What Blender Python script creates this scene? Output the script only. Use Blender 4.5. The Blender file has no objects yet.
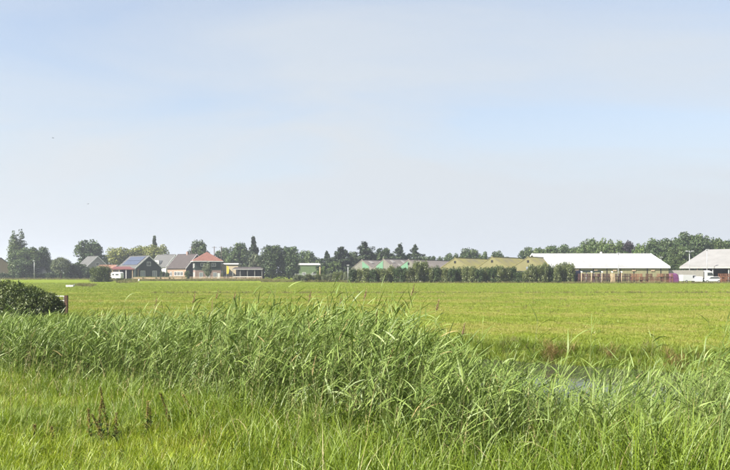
import bpy, math, random
import numpy as np
from mathutils import Vector

# ------------------------------------------------------------------ camera, sky, sun
S = bpy.context.scene
C = S.collection
R = math.radians
CAM_H = 2.6
cam = bpy.data.objects.new('camera', bpy.data.cameras.new('camera'))
C.objects.link(cam)
cam.location = (0, 0, CAM_H)
cam.rotation_euler = (R(90), 0, 0)
cam.data.sensor_width = 36
cam.data.lens = 35
cam.data.shift_y = 37.0 / 730.0
cam.data.clip_start = 0.1
cam.data.clip_end = 9000
S.camera = cam

SUN_AZ = 236.0      # degrees clockwise from +Y
SUN_EL = 42.0
to_sun = Vector((math.sin(R(SUN_AZ)) * math.cos(R(SUN_EL)), math.cos(R(SUN_AZ)) * math.cos(R(SUN_EL)), math.sin(R(SUN_EL))))
W = bpy.data.worlds.new('World')
S.world = W
W.use_nodes = True
nt = W.node_tree
for n in list(nt.nodes): nt.nodes.remove(n)
def wn(t, **k):
    n = nt.nodes.new(t)
    for a, b in k.items(): setattr(n, a, b)
    return n
out = wn('ShaderNodeOutputWorld'); bg = wn('ShaderNodeBackground')
sky = wn('ShaderNodeTexSky', sky_type='NISHITA', sun_disc=False, sun_elevation=R(SUN_EL), sun_rotation=R(SUN_AZ),
         altitude=0, air_density=1.0, dust_density=2.2, ozone_density=1.6)
bg.inputs['Strength'].default_value = 0.078
tc = wn('ShaderNodeTexCoord')
sep = wn('ShaderNodeSeparateXYZ'); nt.links.new(tc.outputs['Generated'], sep.inputs[0])
# thin veil of high cloud: a flat layer far overhead, sampled along the view direction
den = wn('ShaderNodeMath', operation='ADD'); den.inputs[1].default_value = 0.22
zab = wn('ShaderNodeMath', operation='ABSOLUTE'); nt.links.new(sep.outputs['Z'], zab.inputs[0])
nt.links.new(zab.outputs[0], den.inputs[0])
dx = wn('ShaderNodeMath', operation='DIVIDE'); nt.links.new(sep.outputs['X'], dx.inputs[0]); nt.links.new(den.outputs[0], dx.inputs[1])
dy = wn('ShaderNodeMath', operation='DIVIDE'); nt.links.new(sep.outputs['Y'], dy.inputs[0]); nt.links.new(den.outputs[0], dy.inputs[1])
cmb = wn('ShaderNodeCombineXYZ'); nt.links.new(dx.outputs[0], cmb.inputs[0]); nt.links.new(dy.outputs[0], cmb.inputs[1])
mp = wn('ShaderNodeMapping'); mp.inputs['Rotation'].default_value = (0, 0, R(-20)); mp.inputs['Scale'].default_value = (0.8, 1.5, 1)
mp.inputs['Location'].default_value = (0.35, 0.6, 0)
nt.links.new(cmb.outputs[0], mp.inputs[0])
nz = wn('ShaderNodeTexNoise'); nz.inputs['Scale'].default_value = 1.0; nz.inputs['Detail'].default_value = 7; nz.inputs['Roughness'].default_value = 0.5
nz.inputs['Distortion'].default_value = 0.7
nt.links.new(mp.outputs[0], nz.inputs['Vector'])
mr = wn('ShaderNodeMapRange'); mr.inputs[1].default_value = 0.36; mr.inputs[2].default_value = 0.68; mr.inputs[3].default_value = 0.32; mr.inputs[4].default_value = 0.82
nt.links.new(nz.outputs[0], mr.inputs[0])
# the veil looks thicker towards the horizon (longer path through it)
hz = wn('ShaderNodeMapRange'); hz.interpolation_type = 'SMOOTHSTEP'
hz.inputs[1].default_value = 0.0; hz.inputs[2].default_value = 0.33; hz.inputs[3].default_value = 0.86; hz.inputs[4].default_value = 0.0
nt.links.new(zab.outputs[0], hz.inputs[0])
mx0 = wn('ShaderNodeMath', operation='MAXIMUM'); nt.links.new(mr.outputs[0], mx0.inputs[0]); nt.links.new(hz.outputs[0], mx0.inputs[1])
ad0 = wn('ShaderNodeMath', operation='MULTIPLY_ADD', use_clamp=True); nt.links.new(hz.outputs[0], ad0.inputs[0]); ad0.inputs[1].default_value = 0.75
nt.links.new(mr.outputs[0], ad0.inputs[2])
mixw = wn('ShaderNodeMix', data_type='RGBA'); nt.links.new(ad0.outputs[0], mixw.inputs[0])
nt.links.new(sky.outputs[0], mixw.inputs[6]); mixw.inputs[7].default_value = (3.12, 3.34, 3.56, 1)
nt.links.new(mixw.outputs[2], bg.inputs['Color']); nt.links.new(bg.outputs[0], out.inputs['Surface'])

sun = bpy.data.objects.new('sun', bpy.data.lights.new('sun', 'SUN'))
C.objects.link(sun)
sun.data.energy = 5.0; sun.data.angle = R(0.6); sun.data.color = (1.0, 0.955, 0.88)
sun.rotation_euler = to_sun.to_track_quat('Z', 'Y').to_euler()
sun.location = (-60, -40, 80)

vs = S.view_settings
vs.view_transform = 'Standard'; vs.look = 'None'; vs.gamma = 1; vs.use_curve_mapping = False
vs.exposure = 1.55
S.cycles.use_denoising = True
S.cycles.max_bounces = 8; S.cycles.diffuse_bounces = 3; S.cycles.glossy_bounces = 2; S.cycles.transmission_bounces = 6
S.cycles.transparent_max_bounces = 4; S.cycles.caustics_reflective = False; S.cycles.caustics_refractive = False

# ------------------------------------------------------------------ helpers
rng = np.random.default_rng(7)
random.seed(7)
F = 35 / 36 * 730          # focal length in photograph pixels
def gx(px, d): return (px - 365.0) / F * d
def gz(py, d): return CAM_H - (py - 272.0) / F * d

def tag(o, label=None, cat=None, group=None, kind=None):
    if label: o['label'] = label
    if cat: o['category'] = cat
    if group: o['group'] = group
    if kind: o['kind'] = kind
    return o
def link(name, mesh, parent=None, loc=(0, 0, 0), rz=0, scale=None):
    o = bpy.data.objects.new(name, mesh)
    C.objects.link(o)
    o.location = loc; o.rotation_euler = (0, 0, rz)
    if scale is not None: o.scale = scale
    if parent: o.parent = parent
    return o
def thing(name, label, cat, loc, rz=0, group=None, scale=None):
    return tag(link(name, None, None, loc, rz, scale), label, cat, group)

class MB:
    def __init__(s): s.v = []; s.f = []
    def add(s, vs_, fs):
        b = len(s.v); s.v += [tuple(p) for p in vs_]; s.f += [tuple(i + b for i in f) for f in fs]; return s
    def box(s, x0, x1, y0, y1, z0, z1):
        return s.add([(x0, y0, z0), (x1, y0, z0), (x1, y1, z0), (x0, y1, z0), (x0, y0, z1), (x1, y0, z1), (x1, y1, z1), (x0, y1, z1)],
                     [(0, 3, 2, 1), (4, 5, 6, 7), (0, 1, 5, 4), (1, 2, 6, 5), (2, 3, 7, 6), (3, 0, 4, 7)])
    def cb(s, cx, cy, cz, sx, sy, sz):
        return s.box(cx - sx / 2, cx + sx / 2, cy - sy / 2, cy + sy / 2, cz - sz / 2, cz + sz / 2)
    def bar(s, a, b, w, h=None):
        a = Vector(a); b = Vector(b); d = (b - a).normalized(); h = h or w
        u = d.cross(Vector((0, 0, 1)))
        if u.length < 1e-3: u = Vector((1, 0, 0))
        u.normalize(); t = u.cross(d)
        p = []
        for q in (a, b):
            for i, j in ((-1, -1), (1, -1), (1, 1), (-1, 1)): p.append(q + u * i * w / 2 + t * j * h / 2)
        return s.add(p, [(0, 1, 2, 3), (7, 6, 5, 4), (0, 4, 5, 1), (1, 5, 6, 2), (2, 6, 7, 3), (3, 7, 4, 0)])
    def tube(s, pts, rad, n=7):
        b = len(s.v); pts = [Vector(p) for p in pts]
        for i, p in enumerate(pts):
            d = (pts[min(i + 1, len(pts) - 1)] - pts[max(i - 1, 0)]).normalized()
            u = d.cross(Vector((0.31, 0.95, 0.05))).normalized(); t = u.cross(d)
            r = rad[i] if hasattr(rad, '__len__') else rad
            for k in range(n):
                a = 2 * math.pi * k / n; s.v.append(tuple(p + (u * math.cos(a) + t * math.sin(a)) * r))
        for i in range(len(pts) - 1):
            for k in range(n): s.f.append((b + i * n + k, b + i * n + (k + 1) % n, b + (i + 1) * n + (k + 1) % n, b + (i + 1) * n + k))
        s.f.append(tuple(b + k for k in reversed(range(n)))); s.f.append(tuple(b + (len(pts) - 1) * n + k for k in range(n)))
        return s
    def prism(s, poly, axis, a, b):          # polygon extruded along an axis ('x': poly in (y,z); 'y': poly in (x,z))
        n = len(poly)
        mk = (lambda q, t: (t, q[0], q[1])) if axis == 'x' else (lambda q, t: (q[0], t, q[1]))
        return s.add([mk(q, a) for q in poly] + [mk(q, b) for q in poly],
                     [tuple(range(n)), tuple(range(2 * n - 1, n - 1, -1))] + [(i, i + n, (i + 1) % n + n, (i + 1) % n) for i in range(n)])
    def mesh(s, name, mat, smooth=False):
        me = bpy.data.meshes.new(name); me.from_pydata(s.v, [], s.f); me.validate()
        import bmesh
        bm = bmesh.new(); bm.from_mesh(me); bmesh.ops.recalc_face_normals(bm, faces=bm.faces); bm.to_mesh(me); bm.free()
        if smooth: me.polygons.foreach_set('use_smooth', [True] * len(me.polygons))
        me.materials.append(mat); return me
    def build(s, name, mat, parent=None, loc=(0, 0, 0), rz=0, smooth=False):
        return link(name, s.mesh(name, mat, smooth), parent, loc, rz)

def quad_mesh(name, V, Q, mat, tint=None, smooth=False):
    me = bpy.data.meshes.new(name)
    V = np.ascontiguousarray(V, np.float32); Q = np.ascontiguousarray(Q, np.int32)
    me.vertices.add(len(V)); me.vertices.foreach_set('co', V.ravel())
    me.loops.add(Q.size); me.loops.foreach_set('vertex_index', Q.ravel())
    me.polygons.add(len(Q)); me.polygons.foreach_set('loop_start', np.arange(0, Q.size, 4, dtype=np.int32))
    if smooth: me.polygons.foreach_set('use_smooth', np.ones(len(Q), bool))
    me.update(calc_edges=True)
    if tint is not None:
        a = me.attributes.new('tint', 'FLOAT', 'POINT'); a.data.foreach_set('value', np.ascontiguousarray(tint, np.float32))
    me.materials.append(mat)
    return me

# ------------------------------------------------------------------ materials
def new_mat(name):
    m = bpy.data.materials.new(name); m.use_nodes = True
    t = m.node_tree
    for n in list(t.nodes): t.nodes.remove(n)
    o = t.nodes.new('ShaderNodeOutputMaterial')
    return m, t, o
def solid(name, col, rough=0.8, var=0.18, scale=1.5, metal=0.0, col2=None, bump=0.0, spec=0.3, stretch=None, objvar=0.0):
    m, t, o = new_mat(name)
    p = t.nodes.new('ShaderNodeBsdfPrincipled'); p.inputs['Roughness'].default_value = rough; p.inputs['Metallic'].default_value = metal
    p.inputs['Specular IOR Level'].default_value = spec
    c = t.nodes.new('ShaderNodeTexCoord'); n = t.nodes.new('ShaderNodeTexNoise')
    n.inputs['Scale'].default_value = scale; n.inputs['Detail'].default_value = 6; n.inputs['Roughness'].default_value = 0.65
    if stretch:
        mpn = t.nodes.new('ShaderNodeMapping'); mpn.inputs['Scale'].default_value = stretch
        t.links.new(c.outputs['Object'], mpn.inputs[0]); t.links.new(mpn.outputs[0], n.inputs['Vector'])
    else: t.links.new(c.outputs['Object'], n.inputs['Vector'])
    r = t.nodes.new('ShaderNodeValToRGB')
    col = [x * 0.78 for x in col]; col2 = [x * 0.78 for x in col2] if col2 else None
    lo = [x * (1 - var) for x in col]; hi = list(col2) if col2 else [min(1, x * (1 + var)) for x in col]
    r.color_ramp.elements[0].position = 0.32; r.color_ramp.elements[0].color = (*lo, 1)
    r.color_ramp.elements[1].position = 0.68; r.color_ramp.elements[1].color = (*hi, 1)
    t.links.new(n.outputs[0], r.inputs[0]); t.links.new(r.outputs[0], p.inputs['Base Color'])
    if objvar:
        oi = t.nodes.new('ShaderNodeObjectInfo'); ov = t.nodes.new('ShaderNodeMapRange'); ov.inputs[3].default_value = 1 - objvar; ov.inputs[4].default_value = 1 + objvar
        hs = t.nodes.new('ShaderNodeHueSaturation'); t.links.new(oi.outputs['Random'], ov.inputs[0]); t.links.new(ov.outputs[0], hs.inputs['Value'])
        t.links.new(r.outputs[0], hs.inputs['Color']); t.links.new(hs.outputs[0], p.inputs['Base Color'])
    if bump:
        b = t.nodes.new('ShaderNodeBump'); b.inputs['Strength'].default_value = bump; b.inputs['Distance'].default_value = 0.05
        t.links.new(n.outputs[0], b.inputs['Height']); t.links.new(b.outputs[0], p.inputs['Normal'])
    t.links.new(p.outputs[0], o.inputs['Surface'])
    return m
def leafy(name, a, b, trans=0.3, gloss=0.06, objvar=0.25, dry=None, rough=0.5):
    """leaf colours a..b picked by the per-leaf attribute, varied per object; dry: colour for the rare dead leaves"""
    m, t, o = new_mat(name)
    at = t.nodes.new('ShaderNodeAttribute'); at.attribute_name = 'tint'
    r = t.nodes.new('ShaderNodeValToRGB'); e = r.color_ramp.elements
    e[0].position = 0.0; e[0].color = (*a, 1); e[1].position = 0.93 if dry else 1.0; e[1].color = (*b, 1)
    if dry:
        x = e.new(0.97); x.color = (*dry, 1)
    t.links.new(at.outputs['Fac'], r.inputs[0])
    oi = t.nodes.new('ShaderNodeObjectInfo')
    mr_ = t.nodes.new('ShaderNodeMapRange'); mr_.inputs[3].default_value = 1 - objvar; mr_.inputs[4].default_value = 1 + objvar
    t.links.new(oi.outputs['Random'], mr_.inputs[0])
    hs = t.nodes.new('ShaderNodeHueSaturation'); t.links.new(r.outputs[0], hs.inputs['Color']); t.links.new(mr_.outputs[0], hs.inputs['Value'])
    d = t.nodes.new('ShaderNodeBsdfDiffuse'); tr = t.nodes.new('ShaderNodeBsdfTranslucent'); g = t.nodes.new('ShaderNodeBsdfGlossy')
    gloss *= 0.6; g.inputs['Roughness'].default_value = rough; g.inputs['Color'].default_value = (1.0, 0.98, 0.9, 1)
    t.links.new(hs.outputs[0], d.inputs['Color'])
    hs2 = t.nodes.new('ShaderNodeHueSaturation'); hs2.inputs['Saturation'].default_value = 1.1; hs2.inputs['Value'].default_value = 1.15
    t.links.new(hs.outputs[0], hs2.inputs['Color']); t.links.new(hs2.outputs[0], tr.inputs['Color'])
    m1 = t.nodes.new('ShaderNodeMixShader'); m1.inputs[0].default_value = trans
    t.links.new(d.outputs[0], m1.inputs[1]); t.links.new(tr.outputs[0], m1.inputs[2])
    m2 = t.nodes.new('ShaderNodeMixShader'); m2.inputs[0].default_value = gloss
    t.links.new(m1.outputs[0], m2.inputs[1]); t.links.new(g.outputs[0], m2.inputs[2])
    t.links.new(m2.outputs[0], o.inputs['Surface'])
    return m

M = {}
# foliage
M['oak'] = leafy('oak_leaves', (0.03, 0.058, 0.018), (0.105, 0.14, 0.042), 0.2, 0.03)
M['dark'] = leafy('dark_leaves', (0.021, 0.042, 0.016), (0.07, 0.1, 0.034), 0.15, 0.03)
M['light'] = leafy('light_leaves', (0.045, 0.085, 0.02), (0.12, 0.16, 0.042), 0.25, 0.03)
M['yellow'] = leafy('yellow_green_leaves', (0.085, 0.11, 0.022), (0.22, 0.22, 0.058), 0.25, 0.03, 0.12)
M['pale'] = leafy('pale_willow_leaves', (0.08, 0.105, 0.05), (0.19, 0.21, 0.12), 0.25, 0.04, 0.15)
M['conifer'] = leafy('conifer_needles', (0.02, 0.038, 0.018), (0.068, 0.09, 0.044), 0.1, 0.03)
M['purple'] = leafy('copper_leaves', (0.02, 0.016, 0.022), (0.055, 0.04, 0.05), 0.15, 0.03)
M['hedge'] = leafy('hedge_leaves', (0.04, 0.065, 0.018), (0.165, 0.18, 0.065), 0.2, 0.05)
M['bramble'] = leafy('bramble_leaves', (0.03, 0.055, 0.013), (0.13, 0.16, 0.042), 0.2, 0.05)
M['bark'] = solid('bark', (0.07, 0.055, 0.042), 0.9, 0.4, 3)
M['reed'] = leafy('reed_leaves', (0.042, 0.084, 0.014), (0.20, 0.262, 0.062), 0.2, 0.04, 0.0, (0.30, 0.24, 0.10))
M['reedstem'] = leafy('reed_stems', (0.11, 0.14, 0.04), (0.21, 0.22, 0.08), 0.1, 0.05, 0.0, (0.34, 0.26, 0.13))
M['plume'] = leafy('reed_plumes', (0.16, 0.10, 0.075), (0.32, 0.2, 0.15), 0.25, 0.0, 0.2)
M['grass'] = leafy('meadow_grass', (0.10, 0.165, 0.006), (0.295, 0.345, 0.024), 0.3, 0.05, 0.22, (0.30, 0.25, 0.10))
M['longgrass'] = leafy('long_grass', (0.038, 0.08, 0.005), (0.185, 0.25, 0.022), 0.22, 0.05, 0.0, (0.30, 0.26, 0.12))
M['pasture_tuft'] = leafy('pasture_grass', (0.112, 0.162, 0.012), (0.208, 0.242, 0.036), 0.25, 0.03, 0.08, (0.30, 0.25, 0.10))
M['rough_tuft'] = leafy('rough_grass', (0.07, 0.075, 0.02), (0.18, 0.16, 0.06), 0.2, 0.02, 0.25)
M['rust_tuft'] = leafy('rusty_bank_plants', (0.15, 0.105, 0.035), (0.28, 0.215, 0.085), 0.25, 0.02, 0.3)
M['dock'] = leafy('dock_seeds', (0.07, 0.056, 0.018), (0.19, 0.135, 0.05), 0.1, 0.0, 0.3)
M['dockleaf'] = leafy('dock_leaves', (0.05, 0.09, 0.012), (0.15, 0.20, 0.04), 0.25, 0.05, 0.2)
# building stuff
M['white'] = solid('white_paint', (0.78, 0.77, 0.74), 0.6, 0.06)
M['whiteroof'] = solid('white_sheeting', (0.36, 0.36, 0.355), 0.6, 0.16, 0.5, stretch=(1.6, 0.12, 1))
M['creamroof'] = solid('cream_sheeting', (0.25, 0.243, 0.232), 0.7, 0.10, 0.3, bump=0.1)
M['olive'] = solid('olive_cladding', (0.25, 0.235, 0.13), 0.8, 0.1, 0.6, stretch=(4, 4, 0.3))
M['darkwood'] = solid('dark_green_boards', (0.022, 0.036, 0.03), 0.7, 0.3, 2, stretch=(5, 5, 0.6))
M['blackgap'] = solid('black_boards_and_shade', (0.016, 0.016, 0.016), 0.8, 0.3)  # near-black for dark parts; in open sheds it paints in the interior shade
M['greytile'] = solid('grey_tiles', (0.095, 0.095, 0.09), 0.8, 0.2, 1.2)
M['palegreytile'] = solid('pale_grey_tiles', (0.10, 0.10, 0.096), 0.8, 0.15, 1.2)
M['browntile'] = solid('brown_tiles', (0.062, 0.05, 0.047), 0.8, 0.22, 1.2)
M['redtile'] = solid('orange_red_tiles', (0.19, 0.085, 0.062), 0.75, 0.25, 1.5)
M['rusttile'] = solid('old_orange_tiles', (0.21, 0.11, 0.075), 0.8, 0.25, 1.5)
M['redsheet'] = solid('red_sheeting', (0.155, 0.055, 0.05), 0.6, 0.15)
M['brick'] = solid('pale_brick', (0.33, 0.24, 0.17), 0.9, 0.18, 4)
M['pinkbrick'] = solid('pink_brick', (0.30, 0.21, 0.18), 0.9, 0.2, 4)
M['cream'] = solid('cream_render', (0.48, 0.40, 0.27), 0.9, 0.08)
M['grey'] = solid('grey_render', (0.34, 0.33, 0.31), 0.9, 0.1)
M['glass'] = solid('window_glass', (0.03, 0.035, 0.04), 0.12, 0.1, spec=0.6)
M['palepane'] = solid('curtained_glass', (0.22, 0.25, 0.28), 0.2, 0.2, spec=0.6)
M['solar'] = solid('solar_glass', (0.06, 0.075, 0.12), 0.22, 0.15, spec=0.9)
M['metal'] = solid('galvanised_metal', (0.42, 0.43, 0.43), 0.5, 0.1, metal=0.4)
M['etern'] = solid('fibre_cement_sheets', (0.215, 0.19, 0.17), 0.9, 0.2, 0.5, stretch=(0.3, 2, 1))
M['lichen'] = solid('lichened_sheets', (0.22, 0.195, 0.12), 0.9, 0.15, 0.22, col2=(0.30, 0.275, 0.06))
M['tangable'] = solid('tan_gable', (0.20, 0.185, 0.085), 0.9, 0.12, 0.4)
M['greygable'] = solid('grey_green_gable', (0.18, 0.175, 0.145), 0.9, 0.12, 0.5)
M['greenpanel'] = solid('mint_green_panel', (0.12, 0.25, 0.155), 0.6, 0.05)
M['skylight'] = solid('skylight_sheet', (0.32, 0.30, 0.27), 0.4, 0.1)
M['orangewood'] = solid('orange_crate_wood', (0.17, 0.075, 0.042), 0.85, 0.35, 6, objvar=0.45)
M['maroonwood'] = solid('maroon_crate_wood', (0.085, 0.042, 0.038), 0.85, 0.4, 6, objvar=0.5)
M['palewood'] = solid('pale_wood', (0.46, 0.34, 0.22), 0.85, 0.2, 3)
M['postwood'] = solid('rusty_brown_post', (0.095, 0.045, 0.028), 0.95, 0.5, 9, col2=(0.17, 0.10, 0.065), bump=0.5)
M['magenta'] = solid('magenta_tarpaulin', (0.12, 0.035, 0.105), 0.5, 0.3, 1.5)
M['blue'] = solid('dark_blue_paint', (0.02, 0.025, 0.05), 0.5, 0.2)
M['carwhite'] = solid('white_car_paint', (0.55, 0.55, 0.56), 0.25, 0.03, spec=0.6)
M['tyre'] = solid('tyre_rubber', (0.02, 0.02, 0.02), 0.9, 0.2)
M['yellowcloth'] = solid('yellow_cloth', (0.62, 0.50, 0.06), 0.8, 0.05)
M['bird'] = solid('bird_feathers', (0.04, 0.04, 0.045), 0.8, 0.2)
M['earth'] = solid('dark_bank_earth', (0.045, 0.052, 0.018), 0.95, 0.4, 2.5, col2=(0.10, 0.115, 0.03), bump=0.4)

def pasture_mat():
    m, t, o = new_mat('pasture_turf')
    L = t.links.new
    p = t.nodes.new('ShaderNodeBsdfDiffuse'); c = t.nodes.new('ShaderNodeTexCoord')
    def noise(sc, det=6, stretch=(1, 1, 1), rough=0.6):
        mp_ = t.nodes.new('ShaderNodeMapping'); mp_.inputs['Scale'].default_value = stretch
        n = t.nodes.new('ShaderNodeTexNoise'); n.inputs['Scale'].default_value = sc; n.inputs['Detail'].default_value = det; n.inputs['Roughness'].default_value = rough
        L(c.outputs['Object'], mp_.inputs[0]); L(mp_.outputs[0], n.inputs['Vector']); return n
    def mix(f, a, b):
        x = t.nodes.new('ShaderNodeMix'); x.data_type = 'RGBA'
        if hasattr(f, 'outputs'): L(f.outputs[0], x.inputs[0])
        else: x.inputs[0].default_value = f
        for k, q in ((6, a), (7, b)):
            if isinstance(q, tuple): x.inputs[k].default_value = (*q, 1)
            else: L(q.outputs[2], x.inputs[k])
        return x
    def ramp(n, a, b, lo=0.0, hi=1.0):
        r = t.nodes.new('ShaderNodeMapRange'); r.inputs[1].default_value = a; r.inputs[2].default_value = b
        r.inputs[3].default_value = lo; r.inputs[4].default_value = hi; L(n.outputs[0], r.inputs[0]); return r
    green = mix(ramp(noise(0.35, 7), 0.35, 0.65), (0.094, 0.14, 0.012), (0.152, 0.185, 0.024))
    straw = mix(ramp(noise(0.5, 8), 0.4, 0.6), (0.128, 0.162, 0.02), (0.212, 0.218, 0.054))
    # the plot before the drain is grazed and strawy, the plot behind it is a fresh sward
    sp = t.nodes.new('ShaderNodeSeparateXYZ'); L(c.outputs['Object'], sp.inputs[0])
    yy = t.nodes.new('ShaderNodeMapRange'); yy.inputs[1].default_value = 78; yy.inputs[2].default_value = 112; yy.inputs[3].default_value = 0.85; yy.inputs[4].default_value = 0.2
    L(sp.outputs['Y'], yy.inputs[0])
    nn = ramp(noise(0.06, 6, (0.6, 1, 1)), 0.3, 0.65, 0.35, 1.15)
    mu = t.nodes.new('ShaderNodeMath'); mu.operation = 'MULTIPLY'; mu.use_clamp = True; L(yy.outputs[0], mu.inputs[0]); L(nn.outputs[0], mu.inputs[1])
    base = mix(mu, green, straw)
    tuft = mix(ramp(noise(1.6, 8, rough=0.75), 0.55, 0.7, 0, 0.6), base, (0.06, 0.085, 0.01))
    patch = mix(ramp(noise(0.12, 7, (0.3, 1, 1), 0.7), 0.52, 0.66, 0, 0.6), tuft, (0.075, 0.1, 0.012))
    L(patch.outputs[2], p.inputs['Color'])
    b = t.nodes.new('ShaderNodeBump'); b.inputs['Strength'].default_value = 0.7; b.inputs['Distance'].default_value = 0.12
    L(noise(5, 9, rough=0.8).outputs[0], b.inputs['Height']); L(b.outputs[0], p.inputs['Normal'])
    L(p.outputs[0], o.inputs['Surface'])
    return m
M['pasture'] = pasture_mat()
def water_mat():
    m, t, o = new_mat('ditch_water')
    p = t.nodes.new('ShaderNodeBsdfPrincipled'); p.inputs['Base Color'].default_value = (0.035, 0.04, 0.028, 1); p.inputs['Roughness'].default_value = 0.06
    p.inputs['IOR'].default_value = 1.33; p.inputs['Specular IOR Level'].default_value = 0.5
    c = t.nodes.new('ShaderNodeTexCoord'); n = t.nodes.new('ShaderNodeTexNoise'); n.inputs['Scale'].default_value = 3; n.inputs['Detail'].default_value = 4
    b = t.nodes.new('ShaderNodeBump'); b.inputs['Strength'].default_value = 0.15; b.inputs['Distance'].default_value = 0.03
    t.links.new(c.outputs['Object'], n.inputs['Vector']); t.links.new(n.outputs[0], b.inputs['Height']); t.links.new(b.outputs[0], p.inputs['Normal'])
    t.links.new(p.outputs[0], o.inputs['Surface']); return m
M['water'] = water_mat()

# ------------------------------------------------------------------ ground: near bank, ditch, pasture
SL = 0.6                                    # the ditch runs along (1, -SL)
def qof(x, y): return y + SL * x - 11.0
def hill(x, y): return 0.05 * np.sin(x * 0.7 + 1.3) * np.sin(y * 0.53) + 0.04 * np.sin(x * 1.9 + y * 1.3) + 0.03 * np.sin(x * 0.31 - y * 0.9)
QP = [-3000, -30, -1.0, 1.0, 3.6, 5.0, 16.6, 17.6, 18.3, 19.6, 23.0, 3000]
ZP = [0.45, 0.45, 0.27, 0.02, -0.62, -1.0, -1.0, -0.62, -0.2, 0.0, 0.0, 0.0]
def ground_z(x, y):
    x = np.asarray(x, float); y = np.asarray(y, float)
    q = qof(x, y)
    z = np.interp(q, QP, ZP)
    near = np.clip((80 - np.hypot(x, y)) / 40, 0, 1)
    dr = -0.22 * np.exp(-((y - 88 - 0.6 * np.sin(x * 0.11)) / 1.1) ** 2) * np.clip((x + 70) / 15, 0, 1)
    return z + hill(x, y) * near * np.where((q > 3) & (q < 17.4), 0.2, 1.0) + dr * (q > 18)
def sheet(name, xs, qs, mat):
    X, Q = np.meshgrid(xs, qs); Y = Q + 11.0 - SL * X
    Z = ground_z(X, Y)
    V = np.stack([X, Y, Z], -1).reshape(-1, 3)
    nx, nq = len(xs), len(qs)
    i = np.arange((nq - 1) * nx).reshape(nq - 1, nx)[:, :-1].ravel()
    o = link(name, quad_mesh(name, V, np.stack([i, i + 1, i + 1 + nx, i + nx], 1), mat, smooth=True))
    return tag(o, kind='structure')
ax = np.concatenate([[-3000, -1200, -500, -250, -150], np.arange(-100, -40, 5), np.arange(-40, 40, 0.5), np.arange(40, 130, 5), [180, 300, 600, 1300, 3000]])
sheet('near_bank', ax, np.concatenate([[-3000, -600, -100, -30], np.arange(-16, 9, 0.35), [10]]), M['earth'])
sheet('pasture', ax, np.concatenate([[10], np.arange(16, 24, 0.3), np.arange(24, 60, 0.9), np.arange(60, 120, 0.8), np.arange(120, 300, 12), [400, 700, 1500, 3000]]), M['pasture'])
wx = np.array([-260, 160.0])
Vw = [(-260, 11 + 2.2 + SL * 260, -0.58), (160, 11 + 2.2 - SL * 160, -0.58), (160, 11 + 18.4 - SL * 160, -0.58), (-260, 11 + 18.4 + SL * 260, -0.58)]
tag(link('ditch_water', quad_mesh('ditch_water', np.array(Vw), np.array([[0, 1, 2, 3]]), M['water'])), kind='structure')

# ------------------------------------------------------------------ blades: reeds and grasses
def blades(root, az, el, length, width, droop, n=4, power=1.3, twist=None, tint=None):
    """curved ribbons, all arrays of length N"""
    N = len(root); P = root.astype(float).copy(); rows = []
    h = np.stack([np.cos(az), np.sin(az)], 1)
    tw = np.zeros(N) if twist is None else twist
    for k in range(n + 1):
        t = k / n
        wd = width * (0.55 + 0.9 * t) * (1 - t) * 1.9 if True else width
        wd = np.maximum(np.minimum(wd, width), width * 0.06)
        if k == 0: wd = width * 0.5
        e = el - droop * t ** power
        a = tw + az + np.pi / 2
        up = np.stack([-np.sin(e) * np.cos(az), -np.sin(e) * np.sin(az), np.cos(e)], 1)
        flat = np.stack([-np.sin(az), np.cos(az), np.zeros(N)], 1)
        side = flat * np.cos(tw)[:, None] + up * np.sin(tw)[:, None]
        rows.append((P - side * (wd / 2)[:, None], P + side * (wd / 2)[:, None]))
        e2 = el - droop * ((k + 0.5) / n) ** power
        P = P + (length / n)[:, None] * np.stack([h[:, 0] * np.cos(e2), h[:, 1] * np.cos(e2), np.sin(e2)], 1)
    V = np.stack([np.stack(r, 1) for r in rows], 1).reshape(-1, 3)      # N, n+1, 2, 3
    b = (np.arange(N) * (n + 1) * 2)[:, None] + (np.arange(n) * 2)[None, :]
    Q = np.stack([b, b + 1, b + 3, b + 2], -1).reshape(-1, 4)
    T = np.repeat(rng.random(N) if tint is None else tint, (n + 1) * 2)
    return V, Q, T
def merge(parts):
    V, Q, T = [], [], []; b = 0
    for v, q, t in parts:
        V.append(v); Q.append(q + b); T.append(t); b += len(v)
    return np.concatenate(V), np.concatenate(Q), np.concatenate(T)

def reed_set(x, y, z0, H, lean_az, lean, leaves=10, lscale=1.0):
    """stems with alternate leaves; returns (stems, leaves) ribbons"""
    N = len(x); root = np.stack([x, y, z0], 1)
    el = np.pi / 2 - lean
    droop = rng.uniform(0.05, 0.35, N)
    st = blades(root, lean_az, el, H, np.full(N, 0.007), droop, 5, 1.5, twist=rng.uniform(-1.5, 1.5, N))
    out_l = []
    for k in range(leaves):
        t = 0.16 + 0.84 * (k + rng.uniform(-0.3, 0.3, N)) / max(leaves - 1, 1); t = np.clip(t, 0.1, 0.995)
        # point on the stem
        e = el - droop * (t * 0.55) ** 1.5
        p = root + (H * t)[:, None] * np.stack([np.cos(lean_az) * np.cos(e), np.sin(lean_az) * np.cos(e), np.sin(e)], 1)
        az = np.where(rng.random(N) < 0.4, rng.normal(0.2, 0.8, N), rng.uniform(-np.pi, np.pi, N))
        L = rng.uniform(0.26, 0.56, N) * lscale * np.where(t > 0.9, 0.75, 1.0)
        w = rng.uniform(0.008, 0.024, N) * lscale
        e0 = rng.uniform(0.45, 1.3, N); dr = rng.uniform(0.05, 1.5, N) * rng.random(N) ** 0.5
        tint = np.clip(rng.normal(0.5, 0.2, N), 0, 0.92)
        tint = np.where(rng.random(N) < 0.012, 1.0, tint)
        out_l.append(blades(p, az, e0, L, w, dr, 4, 1.4, twist=rng.normal(0, 0.7, N), tint=tint))
    return st, merge(out_l)

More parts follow.
